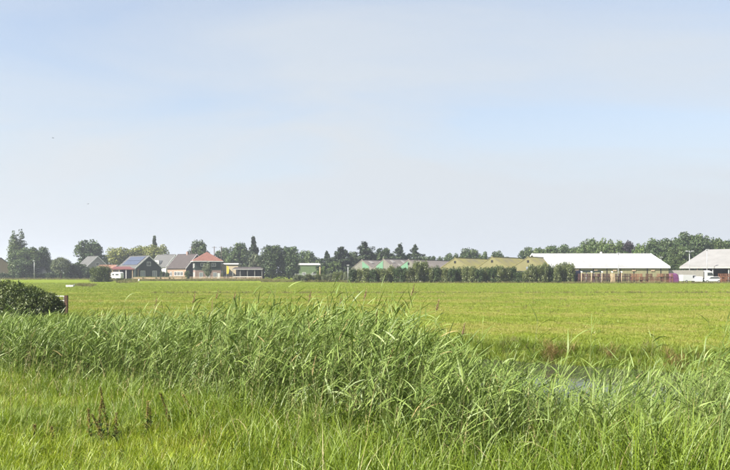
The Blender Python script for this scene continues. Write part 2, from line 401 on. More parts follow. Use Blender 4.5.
def reed_front(x): return np.interp(x, [-11, -5, -2, 0, 2, 5, 9], [0.2, -0.3, -1.3, -2.2, -2.8, -3.2, -3.4])
def reed_height(x): return np.interp(x, [-16, -11, -7, -4, -1.0, 0.2, 1.1, 1.9, 3.0, 4.0, 5.0, 7.0, 12], [1.5, 1.6, 1.8, 2.1, 2.12, 2.0, 1.65, 1.36, 1.1, 1.15, 1.6, 1.85, 1.85])
def reed_depth(x): return np.interp(x, [-16, -4, 0.5, 2.5, 5, 12], [10.0, 9.0, 7.8, 6.0, 6.6, 8.2])
A = 27000
x = rng.uniform(-17, 11, A); q = rng.uniform(-4, 11, A)
keep = (q < reed_depth(x) + rng.normal(0, 0.5, A)) & (q > reed_front(x) + np.abs(rng.normal(0, 0.5, A))) & (rng.random(A) < np.interp(x, [0, 1.5, 2.5, 4, 12], [1, 0.85, 0.7, 0.85, 1.0]) * np.where(x > 1.5, np.interp(q, [-3, 0, 6, 8], [0.35, 0.9, 1.0, 0.8]), 1.0))
y = q + 11 - SL * x
keep &= (np.abs(x) < 0.56 * y + 1.8) & ~((x > 3.0) & (x < 4.5) & (q > 0.9) & (rng.random(A) < 0.85))
x, y, q = x[keep], y[keep], q[keep]
patchy = 0.5 + 0.5 * np.sin(x * 1.3 + 2 * np.sin(y * 0.8)) * np.cos(y * 1.1 + 0.7 * x)
H = reed_height(x) * rng.normal(0.91, 0.11, len(x)) * (0.88 + 0.18 * patchy) * np.interp(q - reed_front(x), [0, 1.0, 3.0], [0.55, 0.85, 1.0]) * np.where((x > 2.2) & (rng.random(len(x)) < 0.12), 1.35, 1.0)
gz0 = np.maximum(ground_z(x, y), -0.75)
st, lv = reed_set(x, y, gz0 - 0.03, H, rng.normal(0.2, 1.1, len(x)), np.abs(rng.normal(0.06, 0.09, len(x))), 11, np.interp(x, [0, 2, 4], [0.95, 0.82, 0.74]))
tag(link('reed_stems', quad_mesh('reed_stems', *st[:2], M['reedstem'], st[2])), 'pale green stems of the dense reed bed along the ditch', 'reeds', kind='stuff')
tag(link('reed_leaves', quad_mesh('reed_leaves', *lv[:2], M['reed'], lv[2])), 'dense bed of green reed leaves along the ditch', 'reeds', kind='stuff')
N_REED = len(x)

# long grass in front of and among the reeds
A = 115000
x = rng.uniform(-13, 9.5, A); q = rng.uniform(-6.5, 4.2, A); y = q + 11 - SL * x
lim = np.interp(x, [-13, -6, -4, -2, 0, 2, 6], [-0.9, -1.2, -1.9, -3.2, -4.6, -5.8, -6.8])
keep = (q > lim + rng.normal(0, 0.35, A)) & (np.abs(x) < 0.55 * y + 1.6) & (y > 6.4) & (rng.random(A) < np.interp(x, [-13, -3, 0, 3], [0.35, 0.65, 0.9, 1.0]))
x, y, q = x[keep], y[keep], q[keep]
N = len(x)
cl = 0.5 + 0.5 * np.sin(x * 2.1 + 1.5 * np.sin(y * 1.7)) * np.cos(y * 2.3)
L = rng.uniform(0.45, 1.05, N) * (0.75 + 0.45 * cl) * np.interp(x, [-8, 0, 3], [0.6, 0.75, 1.0])
tint = np.clip(rng.normal(0.5, 0.2, N) + 0.15 * (cl - 0.5), 0, 0.92); tint = np.where(rng.random(N) < 0.035, 1.0, tint)
lg = blades(np.stack([x, y, ground_z(x, y) - 0.02], 1), rng.uniform(-np.pi, np.pi, N), rng.uniform(1.05, 1.55, N), L, rng.uniform(0.004, 0.011, N),
            rng.uniform(0.1, 2.3, N) * rng.random(N) ** 0.6, 5, 1.6, twist=rng.normal(0, 0.8, N), tint=tint)
tag(link('long_grass', quad_mesh('long_grass', *lg[:2], M['longgrass'], lg[2])), 'tall thin green grass blades before the reed bed', 'grass', kind='stuff')

A = 300
x = rng.uniform(-9, 8, A); q = rng.uniform(-5.5, 1.5, A); y = q + 11 - SL * x
k = (np.abs(x) < 0.53 * y) & (y > 7.6); x, y = x[k], y[k]; N = len(x)
root = np.stack([x, y, ground_z(x, y) - 0.02], 1); az = rng.uniform(-np.pi, np.pi, N); H = rng.uniform(0.5, 0.95, N); el = rng.uniform(1.2, 1.55, N); dr = rng.uniform(0.1, 0.7, N)
sb = [blades(root, az, el, H, np.full(N, 0.0035), dr, 5, 1.6, tint=rng.random(N))]
tip = root + H[:, None] * np.stack([np.cos(az) * np.cos(el - dr * 0.3), np.sin(az) * np.cos(el - dr * 0.3), np.sin(el - dr * 0.3)], 1)
for k in range(14):
    sb.append(blades(tip - np.array([0, 0, 0.012 * k]), rng.uniform(-3.1, 3.1, N), rng.uniform(0.4, 1.4, N), rng.uniform(0.02, 0.06, N), rng.uniform(0.003, 0.006, N), rng.uniform(0, 0.8, N), 2, tint=rng.random(N)))
sb = merge(sb)
M['straw'] = leafy('straw_stems', (0.19, 0.16, 0.06), (0.36, 0.29, 0.14), 0.15, 0.03, 0.0)
tag(link('seeding_grass', quad_mesh('seeding_grass', *sb[:2], M['straw'], sb[2])), 'straw-coloured seeding grass stems scattered over the near bank', 'grass', kind='stuff')

# instanced tufts (stuff): prototypes live in collections that are not in the scene
def tuft_proto(name, n, rad, lmin, lmax, wmin, wmax, mat, droop=1.6, seg=3, dryp=0.02, upright=1.0):
    r = rad * np.sqrt(rng.random(n)); a = rng.uniform(0, 2 * np.pi, n)
    root = np.stack([r * np.cos(a), r * np.sin(a), np.full(n, -0.02)], 1)
    t = np.clip(rng.normal(0.5, 0.22, n), 0, 0.92); t = np.where(rng.random(n) < dryp, 1.0, t)
    V, Q, T = blades(root, rng.uniform(-np.pi, np.pi, n), rng.uniform(upright, 1.55, n), rng.uniform(lmin, lmax, n), rng.uniform(wmin, wmax, n),
                     rng.uniform(0.1, droop, n), seg, 1.4, twist=rng.normal(0, 0.6, n), tint=t)
    return bpy.data.objects.new(name, quad_mesh(name, V, Q, mat, T))
def scatter(name, pts, scale, protos, label, cat, pick=None):
    col = bpy.data.collections.new(name + '_shapes')
    for p in protos: col.objects.link(p)
    n = len(pts)
    me = bpy.data.meshes.new(name); me.vertices.add(n); me.vertices.foreach_set('co', np.ascontiguousarray(pts, np.float32).ravel())
    a = me.attributes.new('siz', 'FLOAT', 'POINT'); a.data.foreach_set('value', np.ascontiguousarray(scale, np.float32))
    a = me.attributes.new('rotz', 'FLOAT', 'POINT'); a.data.foreach_set('value', rng.uniform(0, 6.283, n).astype(np.float32))
    a = me.attributes.new('pick', 'INT', 'POINT'); a.data.foreach_set('value', (rng.integers(0, len(protos), n) if pick is None else pick).astype(np.int32))
    o = link(name, me); tag(o, label, cat, kind='stuff')
    g = bpy.data.node_groups.new(name, 'GeometryNodeTree')
    g.interface.new_socket('Geometry', in_out='INPUT', socket_type='NodeSocketGeometry')
    g.interface.new_socket('Geometry', in_out='OUTPUT', socket_type='NodeSocketGeometry')
    N_ = g.nodes.new; Lk = g.links.new
    gi = N_('NodeGroupInput'); go = N_('NodeGroupOutput'); ip = N_('GeometryNodeInstanceOnPoints'); ci = N_('GeometryNodeCollectionInfo')
    ci.inputs['Collection'].default_value = col; ci.inputs['Separate Children'].default_value = True; ci.inputs['Reset Children'].default_value = True
    def na(nm, ty):
        q_ = N_('GeometryNodeInputNamedAttribute'); q_.data_type = ty; q_.inputs['Name'].default_value = nm; return q_
    s_ = na('siz', 'FLOAT'); r_ = na('rotz', 'FLOAT'); k_ = na('pick', 'INT'); cx = N_('ShaderNodeCombineXYZ')
    Lk(gi.outputs[0], ip.inputs['Points']); Lk(ci.outputs[0], ip.inputs['Instance']); ip.inputs['Pick Instance'].default_value = True
    Lk(k_.outputs[0], ip.inputs['Instance Index']); Lk(s_.outputs[0], ip.inputs['Scale']); Lk(r_.outputs[0], cx.inputs[2]); Lk(cx.outputs[0], ip.inputs['Rotation'])
    Lk(ip.outputs[0], go.inputs[0])
    md = o.modifiers.new('scatter', 'NODES'); md.node_group = g
    return o
def in_view(x, y, pad=1.8): return (np.abs(x) < 0.53 * y + pad)

# short bright meadow grass on the near bank
A = 45000
x = rng.uniform(-14, 8, A); q = rng.uniform(-9, 2.0, A); y = q + 11 - SL * x
k = in_view(x, y) & (y > 6.2) & (y < 19) & (q < np.interp(x, [-13, 0, 4], [1.6, 1.0, 0.5]))
x, y = x[k], y[k]
M['grass_b'] = leafy('fescue_grass', (0.062, 0.118, 0.006), (0.21, 0.27, 0.024), 0.28, 0.05, 0.2, (0.32, 0.27, 0.11))
M['grass_c'] = leafy('straw_yellow_grass', (0.17, 0.17, 0.02), (0.33, 0.30, 0.06), 0.25, 0.03, 0.2, (0.36, 0.30, 0.14))
pr = [tuft_proto('grass_tuft', 26, 0.075, 0.12, 0.34, 0.004, 0.0095, M['grass']) for _ in range(5)]
pr += [tuft_proto('grass_tuft', 30, 0.08, 0.14, 0.38, 0.003, 0.008, M['grass_b'], 2.2) for _ in range(4)]
pr += [tuft_proto('grass_tuft', 22, 0.07, 0.10, 0.30, 0.003, 0.008, M['grass_c'], 2.0) for _ in range(2)]
pr += [tuft_proto('grass_tuft', 12, 0.05, 0.10, 0.22, 0.014, 0.03, M['dockleaf'], 1.8, 4) for _ in range(2)]
u = np.sin(x * 0.9 + 1.2 * np.sin(y * 1.1)) + np.sin(y * 1.6 - 0.7 * x) + rng.normal(0, 0.7, len(x)); v = rng.random(len(x))
pk = np.where(u > 0.35, rng.integers(5, 9, len(x)), rng.integers(0, 5, len(x)))
yel = np.exp(-(((x + 6.8) / 0.7) ** 2 + ((y - 13.8) / 0.9) ** 2)) + np.exp(-(((x + 2.2) / 0.9) ** 2 + ((y - 9.2) / 0.5) ** 2)) * 0.5
pk = np.where(v < 0.015 + 0.5 * yel, rng.integers(9, 11, len(x)), pk); pk = np.where(v > 0.965, rng.integers(11, 13, len(x)), pk)
patch = 0.5 + 0.5 * np.sin(x * 1.7 + np.sin(y * 2.1)) * np.sin(y * 1.3 + 0.4 * x)
scatter('meadow_grass', np.stack([x, y, ground_z(x, y)], 1), rng.uniform(0.6, 1.05, len(x)) * (0.75 + 0.5 * patch), pr, 'short bright yellow-green grass on the near bank', 'grass', pk)

# pasture sward between the ditch and mid field
A = 125000
y = 19 + 150 * rng.random(A) ** 2.0; x = rng.uniform(-1, 1, A) * (0.54 * y + 1)
q = qof(x, y); k = (q > 18.8); x, y = x[k], y[k]
M['straw_tuft'] = leafy('strawy_pasture_grass', (0.155, 0.175, 0.024), (0.27, 0.258, 0.066), 0.25, 0.03, 0.08, (0.30, 0.25, 0.10))
pr = [tuft_proto('pasture_tuft', 22, 0.14, 0.05, 0.13, 0.005, 0.012, M['pasture_tuft'], 2.0, 2) for _ in range(4)]
pr += [tuft_proto('pasture_tuft', 22, 0.14, 0.05, 0.13, 0.005, 0.012, M['straw_tuft'], 2.0, 2) for _ in range(4)]
u = (np.sin(0.23 * x + 0.9 * np.sin(0.31 * y)) * np.sin(0.42 * y + 0.6 * np.sin(0.17 * x)) + 0.7 * np.sin(0.61 * y + 0.09 * x) * np.sin(0.13 * x + 1.0)
     + 0.5 * np.sin(0.9 * x + 1.3 * y) * np.sin(1.7 * y - 0.5 * x) + rng.normal(0, 0.35, len(x))) - np.interp(y, [70, 110], [-0.15, 0.9])
pk = np.where(u > 0.3, rng.integers(4, 8, len(x)), rng.integers(0, 4, len(x)))
scatter('pasture_grass', np.stack([x, y, ground_z(x, y)], 1), rng.uniform(0.6, 1.3, len(x)) * np.interp(y, [20, 40, 90, 165], [0.9, 1.2, 1.8, 1.9]), pr, 'short grazed grass of the pasture beyond the ditch', 'grass', pk)

# rough edge of the far bank, brown and green, and the tufts along the drain and ditches in the field
A = 8000
x = rng.uniform(-26, 14, A); q = 17.5 + rng.normal(0.6, 0.6, A); y = q + 11 - SL * x
k = in_view(x, y, 2) & (q > 16.9); x, y = x[k], y[k]
pr = [tuft_proto('bank_tuft', 26, 0.14, 0.2, 0.55, 0.006, 0.014, M['rough_tuft'], 1.6, 3) for _ in range(4)]
pg = [tuft_proto('bank_tuft', 26, 0.14, 0.2, 0.55, 0.006, 0.014, M['longgrass'], 1.6, 3) for _ in range(4)]
scatter('far_bank_grass', np.stack([x, y, ground_z(x, y)], 1), rng.uniform(0.45, 1.05, len(x)), pr[:1] + pg + [tuft_proto('bank_tuft', 26, 0.14, 0.15, 0.45, 0.006, 0.014, M['pasture_tuft'], 1.8, 3) for _ in range(6)], 'rough olive and brown grass fringing the far bank of the ditch', 'grass')
x = np.concatenate([rng.normal(6.6, 0.14, 34), rng.normal(7.2, 0.3, 5), rng.normal(10.0, 0.15, 12), rng.normal(8.3, 0.15, 4)])
q = 17.7 + np.abs(rng.normal(0, 0.5, len(x))); y = q + 11 - SL * x
pr = [tuft_proto('rust_tuft', 30, 0.12, 0.25, 0.6, 0.006, 0.016, M['rust_tuft'], 1.4, 3) for _ in range(3)]
scatter('rusty_bank_plants', np.stack([x, y, ground_z(x, y)], 1), rng.uniform(0.6, 1.15, len(x)), pr, 'patches of rust-brown withered plants on the far ditch bank', 'plants')
parts_x, parts_y, parts_s = [], [], []
def strip(px0, px1, d0, d1, n, s0, s1):
    d = rng.uniform(d0, d1, n); p = rng.uniform(px0, px1, n)
    if px1 - px0 < 40: d = rng.normal((d0 + d1) / 2, (d1 - d0) / 5, n); p = rng.normal((px0 + px1) / 2, (px1 - px0) / 4, n)
    parts_x.append(gx(p, d)); parts_y.append(d); parts_s.append(rng.uniform(s0, s1, n))
strip(112, 272, 204, 232, 3000, 0.5, 1.5)      # rough ditch edge before the farmyard
strip(262, 350, 180, 204, 1000, 0.6, 1.8)
strip(74, 98, 122, 146, 110, 0.5, 1.5)
strip(114, 138, 160, 190, 80, 0.6, 2.0)
strip(150, 740, 87, 89.5, 900, 0.35, 0.9)      # along the drain
strip(380, 740, 45, 80, 90, 0.3, 0.6)
strip(560, 740, 158, 166, 500, 0.6, 1.3)
strip(345, 575, 164, 167, 500, 0.5, 1.1)
strip(-10, 95, 240, 262, 500, 0.8, 1.6)
x, y, s = map(np.concatenate, (parts_x, parts_y, parts_s))
pr = [tuft_proto('rough_tuft', 24, 0.25, 0.2, 0.6, 0.015, 0.035, M['rough_tuft'], 1.4, 3) for _ in range(4)]
scatter('rough_field_grass', np.stack([x, y, ground_z(x, y)], 1), s, pr, 'rough olive-brown grass along the field drain and the farmyard edge', 'grass')

A = 420
y = 27 + 110 * rng.random(A) ** 1.3; x = rng.uniform(-1, 1, A) * 0.53 * y
cx_ = rng.integers(0, 60, A); bx_, by_ = rng.uniform(-0.5, 0.5, 60), 27 + 100 * rng.random(60) ** 1.2
y = by_[cx_] + rng.normal(0, 0.35, A) * (by_[cx_] / 50) ; x = bx_[cx_] * by_[cx_] + rng.normal(0, 0.6, A) * (by_[cx_] / 50)
k = qof(x, y) > 19.5; x, y = x[k], y[k]
pr = [tuft_proto('pasture_clump', 40, 0.2, 0.08, 0.24, 0.006, 0.014, M['longgrass'], 1.8, 3) for _ in range(4)]
scatter('pasture_clumps', np.stack([x, y, ground_z(x, y)], 1), rng.uniform(0.6, 1.3, len(x)), pr, 'greener clumps of longer grass dotted over the pasture', 'grass')

# ------------------------------------------------------------------ single tall reeds and dock plants
def tall_reed(px, d, H, plume, label, lean=0.08):
    xx = gx(px, d); z0 = float(max(ground_z(xx, d), -0.75)) - 0.02
    t = thing('common_reed', label, 'reed', (xx, d, z0), 0, 'tall reeds standing out of the bed')
    laz = rng.normal(0.1, 0.5, 1); ln = np.array([lean]); Hh = np.array([H])
    sway = random.uniform(0.02, 0.10)
    pts = [(sway * 2 * (k / 6) ** 2 * H * 0.6, 0.02 * k, H * k / 6) for k in range(7)]
    MB().tube(pts, [0.006 - 0.0006 * k for k in range(7)], 5).build('stem', M['reedstem_s'], t, smooth=True)
    n = 9
    for k in range(n):
        f = 0.35 + 0.63 * k / (n - 1); p = Vector(pts[0]).lerp(Vector(pts[6]), f); p.x = sway * 2 * f * f * H * 0.6
        V, Q, T = blades(np.array([p]), rng.normal(0.15, 0.9, 1), rng.uniform(0.8, 1.3, 1), rng.uniform(0.32, 0.55, 1), rng.uniform(0.014, 0.026, 1), rng.uniform(0.5, 2.0, 1), 5, 1.4,
                         twist=rng.normal(0, 0.6, 1), tint=np.clip(rng.normal(0.6, 0.2, 1), 0, 0.9))
        link('leaf', quad_mesh('leaf', V, Q, M['reed'], T), t)
    if plume:
        m = 90; f = rng.random(m); top = np.array(pts[6])
        root = top + np.stack([0.06 * f + 0.0 * f, 0 * f, 0.24 * f - 0.04], 1)
        V, Q, T = blades(root, rng.normal(0.1, 0.9, m), rng.uniform(0.6, 1.3, m), rng.uniform(0.05, 0.13, m) * (1.15 - f), rng.uniform(0.004, 0.009, m), rng.uniform(0.3, 1.2, m), 3)
        link('plume', quad_mesh('plume', V, Q, M['plume'], T), t)
M['reedstem_s'] = solid('reed_stem_skin', (0.17, 0.19, 0.065), 0.6, 0.2, 4)
LP = 'tall reed topped by a pinkish-brown plume, rising above the reed bed'
LN = 'tall leafy reed without a plume, rising above the reed bed'
for px, d, top, pl in [(404, 13.5, 283, 1), (270, 14.5, 284, 0), (205, 15.5, 288, 1), (188, 16.0, 292, 1), (330, 14.2, 292, 1), (356, 14.0, 288, 1), (433, 13.0, 298, 1),
                       (530, 12.5, 318, 0), (590, 12.2, 322, 0), (648, 11.5, 328, 0), (120, 18.0, 300, 0), (480, 12.8, 322, 0), (300, 14.6, 290, 1), (242, 15.2, 290, 0),
                       (150, 17.0, 296, 1), (458, 12.6, 322, 1), (698, 11.2, 338, 0), (560, 12.3, 330, 0), (382, 13.8, 290, 0), (225, 15.5, 290, 1)]:
    xx = gx(px, d); z0 = float(max(ground_z(xx, d), -0.75))
    tall_reed(px, d, gz(top, d) - z0 - (0.2 if pl else 0), pl, LP if pl else LN)

def dock(px, d, H):
    xx = gx(px, d); z0 = float(ground_z(xx, d))
    t = thing('dock_plant', 'dock plant with upright rust-brown seed stalk in the near grass', 'plant', (xx, d, z0 - 0.02), rng.uniform(0, 6), 'dock plants on the near bank')
    t.rotation_euler = (random.uniform(-0.14, 0.14), random.uniform(-0.14, 0.14), random.uniform(0, 6))
    b = random.uniform(-0.16, 0.16)
    MB().tube([(b * (k / 4) ** 2, 0, H * k / 4) for k in range(5)], [0.006, 0.0055, 0.005, 0.004, 0.002], 5).build('stem', M['reedstem_s'], t, smooth=True)
    m = int(800 * H); f = 0.3 + 0.7 * rng.random(m) ** 0.9; wv = 0.5 + 0.5 * np.sign(np.sin(f * 34))
    rr = 0.055 * (1.15 - f) * (0.35 + 0.65 * wv) * np.sqrt(rng.random(m)); a = rng.uniform(0, 6.283, m)
    root = np.stack([b * f * f + rr * np.cos(a), rr * np.sin(a), H * f], 1)
    V, Q, T = blades(root, a, rng.uniform(-0.5, 1.0, m), rng.uniform(0.012, 0.026, m), rng.uniform(0.007, 0.014, m), rng.uniform(0, 0.8, m), 2)
    link('seed_head', quad_mesh('seed_head', V, Q, M['dock'], T), t)
    for j in range(18):
        V, Q, T = blades(np.array([(0, 0, H * 0.62 * (j + 1) / 18)]), rng.uniform(-3.1, 3.1, 1), rng.uniform(0.2, 1.2, 1), rng.uniform(0.09, 0.19, 1) * (1.15 - 0.03 * j), rng.uniform(0.02, 0.042, 1), rng.uniform(0.8, 1.7, 1), 5)
        link('leaf', quad_mesh('leaf', V, Q, M['dockleaf'], T), t)
for px, d, h in [(109.5, 9.5, 0.95), (92, 9.4, 0.62), (98.5, 9.6, 0.72), (104, 9.3, 0.6), (146, 9.6, 0.66), (150, 9.8, 0.5), (170, 10.0, 0.72), (193, 10.4, 0.62), (115, 9.4, 0.55), (33, 9.2, 0.42), (37, 9.4, 0.36), (53, 9.3, 0.4)]: dock(px, d, h * 0.8)

# ------------------------------------------------------------------ trees
def leaf_quads(pos, nrm, size, tint):
    """one diamond per leaf clump, turned roughly along nrm"""
    N = len(pos)
    n = nrm + rng.normal(0, 0.65, (N, 3)); n /= np.linalg.norm(n, axis=1)[:, None] + 1e-9
    r = rng.normal(0, 1, (N, 3)); u = np.cross(n, r); u /= np.linalg.norm(u, axis=1)[:, None] + 1e-9; v = np.cross(n, u)
    s = (size * rng.uniform(0.6, 1.35, N))[:, None]; bend = n * s * 0.18
    V = np.stack([pos - u * s - bend, pos - v * s * 0.55 + bend, pos + u * s - bend, pos + v * s * 0.55 + bend], 1).reshape(-1, 3)
    return V, np.arange(N * 4).reshape(-1, 4), np.repeat(tint, 4)
def lobes(centres, radii, per, size, jitter=0.18, flat=0.85):
    Ps, Ns, Ts = [], [], []
    for c, r in zip(centres, radii):
        n = max(8, int(per * (r / np.mean(radii)) ** 2)); d = rng.normal(0, 1, (n, 3)); d /= np.linalg.norm(d, axis=1)[:, None]
        k = rng.uniform(0.55, 1.12, n)[:, None]
        Ps.append(c + d * k * r * np.array([1, 1, flat])); Ns.append(d + np.array([0, 0, 0.25])); Ts.append(np.clip(rng.normal(0.45, 0.2, n) + rng.normal(0, jitter), 0, 1))
    P = np.concatenate(Ps); return leaf_quads(P, np.concatenate(Ns), np.full(len(P), size), np.concatenate(Ts))
def trunk_mesh(H, r, limbs, spread, name, lo=0.25):
    m = MB(); m.tube([(0, 0, -0.1), (0.05, 0, H * 0.25), (-0.05, 0.08, H * 0.55), (0.02, 0, H * 0.82)], [r * 1.25, r, r * 0.65, r * 0.2], 8)
    for k in range(limbs):
        a = k * 2.4 + random.random(); z = H * random.uniform(lo, 0.6); e = spread * random.uniform(0.45, 0.8)
        m.tube([(0, 0, z), (math.cos(a) * e * 0.5, math.sin(a) * e * 0.5, z + H * 0.1), (math.cos(a) * e, math.sin(a) * e, z + H * random.uniform(0.12, 0.26))], [r * 0.45, r * 0.3, r * 0.1], 6)
    return m.mesh(name, M['bark'], True)
def broad(mat, R_=4.2, base=0.3, n=56, per=95, size=0.29, H=10.0):
    zc, rz_ = (base + H) / 2, (H - base) / 2
    cs, rs = [], []
    for i in range(n):
        d = rng.normal(0, 1, 3); d /= np.linalg.norm(d); k = rng.uniform(0.45, 0.86)
        if i < n // 6: k = rng.uniform(0, 0.4)
        cs.append(np.array([0, 0, zc]) + d * k * np.array([R_, R_, rz_]) * rng.uniform(0.85, 1.08)); rs.append(R_ * rng.uniform(0.17, 0.36))
    V, Q, T = lobes(cs, rs, per, size)
    return quad_mesh('crown', V, Q, mat, T), trunk_mesh(H, 0.26, 6, R_, 'trunk')
def poplar(mat, H=10.0):
    cs, rs = [], []
    for j in range(5):
        a = rng.uniform(0, 6.28); rr = 0.55 if j else 0; hh = H * (1 - 0.07 * j)
        for z in np.arange(0.9, hh, 0.42):
            w = 0.62 * math.sin(math.pi * min(1, (z / hh) ** 0.6 * 0.93)) + 0.16
            cs.append(np.array([math.cos(a) * rr + rng.normal(0, .12), math.sin(a) * rr + rng.normal(0, .12), z])); rs.append(w * rng.uniform(0.7, 1.1))
    V, Q, T = lobes(cs, rs, 42, 0.17, flat=1.3)
    return quad_mesh('crown', V, Q, mat, T), trunk_mesh(H, 0.2, 3, 0.9, 'trunk')
def conifer(mat, H=10.0, R_=2.6, droop=0.25, open_=0.0):
    Ps, Ns, Ts = [], [], []
    z = 1.0
    while z < H:
        f = (z / H); rad = R_ * (1 - f ** (1.9 if open_ else 1.25)) * rng.uniform(0.55 if open_ else 0.75, 1.12) + 0.12
        nb = int(10 - 5 * f)
        for b in range(nb):
            a = rng.uniform(0, 6.28); rl = rad * rng.uniform(0.45, 1.15); zo = z; z = zo + rng.uniform(-0.45, 0.45) * (1 if open_ else 0)
            n = int(24 + 30 * rl); t = rng.random(n) ** 0.7; w = 0.34 * (1 - 0.5 * t)
            s = rng.normal(0, 1, n) * w * 0.6
            p = np.stack([np.cos(a) * rl * t - np.sin(a) * s, np.sin(a) * rl * t + np.cos(a) * s, z + rl * (0.16 * t - droop * t * t) + rng.normal(0, 0.22 if open_ else 0.13, n)], 1); z = zo
            Ps.append(p); Ns.append(np.tile(np.array([np.cos(a) * 0.5, np.sin(a) * 0.5, 0.8]), (n, 1))); Ts.append(np.clip(rng.normal(0.45, 0.2, n) + rng.normal(0, 0.15), 0, 1))
        z += rng.uniform(0.28, 0.5) * (1.0 if open_ else 1)
    P = np.concatenate(Ps); V, Q, T = leaf_quads(P, np.concatenate(Ns), np.full(len(P), 0.19), np.concatenate(Ts))
    m = MB().tube([(0, 0, -0.1), (0, 0, H * 0.5), (0, 0, H * 0.98)], [0.22, 0.14, 0.02], 7)
    return quad_mesh('crown', V, Q, mat, T), m.mesh('trunk', M['bark'], True)
def pollard(mat, H=10.0, R_=4.4):
    V1, Q1, T1 = lobes([np.array([math.cos(a) * r, math.sin(a) * r, z]) for a, r, z in zip(rng.uniform(0, 6.28, 30), R_ * 0.62 * np.sqrt(rng.random(30)), rng.uniform(3.4, 8.3, 30))], rng.uniform(1.1, 1.9, 30), 70, 0.28, 0.12)
    n = 1500; a = rng.uniform(0, 6.28, n); e = rng.uniform(0.15, 1.45, n)
    root = np.stack([np.cos(a) * R_ * 0.72 * np.cos(e), np.sin(a) * R_ * 0.72 * np.cos(e), 5.0 + 4.2 * np.sin(e)], 1)
    b = blades(root, a, rng.uniform(0.2, 1.2, n), rng.uniform(0.8, 2.0, n), rng.uniform(0.12, 0.25, n), rng.uniform(0.8, 2.4, n), 3, 1.2, tint=rng.random(n))
    V, Q, T = merge([(V1, Q1, T1), b])
    return quad_mesh('crown', V, Q, mat, T), trunk_mesh(7, 0.34, 5, 2.4, 'trunk')
def shrub(mat, H=10.0, R_=4.4, n=34, per=70, size=0.42, up=True):
    cs, rs = [], []
    for i in range(n):
        a = rng.uniform(0, 6.28); r = R_ * 0.72 * math.sqrt(rng.random()); z = rng.uniform(1.0, H * 0.9 * (1 - 0.35 * (r / R_) ** 2))
        cs.append(np.array([math.cos(a) * r, math.sin(a) * r, z])); rs.append(rng.uniform(1.0, 2.0))
    V, Q, T = lobes(cs, rs, per, size, 0.15, 1.15)
    n = 160; a = rng.uniform(0, 6.28, n); r = R_ * 0.85 * np.sqrt(rng.random(n))
    root = np.stack([np.cos(a) * r, np.sin(a) * r, rng.uniform(4.5, 8.3, n) * (1 - 0.25 * (r / R_) ** 2)], 1)
    b = blades(root, a, rng.uniform(0.9, 1.5, n), rng.uniform(1.2, 3.0, n), rng.uniform(0.25, 0.5, n), rng.uniform(0.1, 1.0, n), 3, 1.2, tint=rng.random(n))
    V, Q, T = merge([(V, Q, T), b])
    m = MB()
    for k in range(6):
        a_ = k * 1.05 + random.random(); m.tube([(math.cos(a_) * 0.5, math.sin(a_) * 0.5, -0.2), (math.cos(a_) * 1.3, math.sin(a_) * 1.3, 4), (math.cos(a_) * 2.2, math.sin(a_) * 2.2, 7)], [0.28, 0.18, 0.05], 6)
    return quad_mesh('crown', V, Q, mat, T), m.mesh('trunk', M['bark'], True)
PROTO = {}
def kind(k, f, reps): PROTO[k] = [f() for _ in range(reps)]
kind('oak', lambda: broad(M['oak']), 4); kind('dark', lambda: broad(M['dark'], 4.0), 4); kind('light', lambda: broad(M['light']), 3)
kind('yellow', lambda: broad(M['yellow'], 4.6, 1.0, 56, 90, 0.26), 2); kind('purple', lambda: broad(M['purple']), 1)
kind('ball', lambda: broad(M['dark'], 4.6, -0.6, 78, 95, 0.27), 2)
kind('palet', lambda: broad(M['pale'], 3.6, 1.2), 1)
kind('poplar', lambda: poplar(M['oak']), 2); kind('conifer', lambda: conifer(M['conifer']), 4); kind('pollard', lambda: pollard(M['pale']), 2)
kind('pine', lambda: conifer(M['conifer'], 10, 3.3, 0.12, 1), 5)
NATR = {'oak': 3.5, 'dark': 3.3, 'light': 3.5, 'yellow': 4.1, 'purple': 3.5, 'ball': 4.2, 'palet': 3.0, 'poplar': 0.95, 'conifer': 1.2, 'pollard': 4.0, 'pine': 1.7, 'hedge': 4.4, 'palehedge': 4.4, 'darkhedge': 4.4, 'bramble': 4.4}
kind('hedge', lambda: shrub(M['hedge']), 4); kind('palehedge', lambda: shrub(M['pale'], size=0.38), 2); kind('darkhedge', lambda: shrub(M['dark']), 3)
def tree(k, px, top, wpx, d, label, group=None, name=None, cat='tree'):
    H = gz(top, d); wr = wpx / 2 * d / F
    v = PROTO[k][random.randrange(len(PROTO[k]))]
    xx = gx(px, d)
    t = thing(name or ('shrub' if cat == 'shrub' else k_name.get(k, 'broadleaf_tree')), label, cat, (xx, d, float(ground_z(xx, d)) - 0.05), random.uniform(0, 6.28), group,
              (wr / NATR[k], wr / NATR[k], (H + 0.05) / 10.0))
    link('crown', v[0], t); link('trunk', v[1], t)
    return t
k_name = {'poplar': 'poplar_tree', 'conifer': 'conifer_tree', 'pine': 'conifer_tree', 'pollard': 'willow_tree', 'yellow': 'willow_tree'}
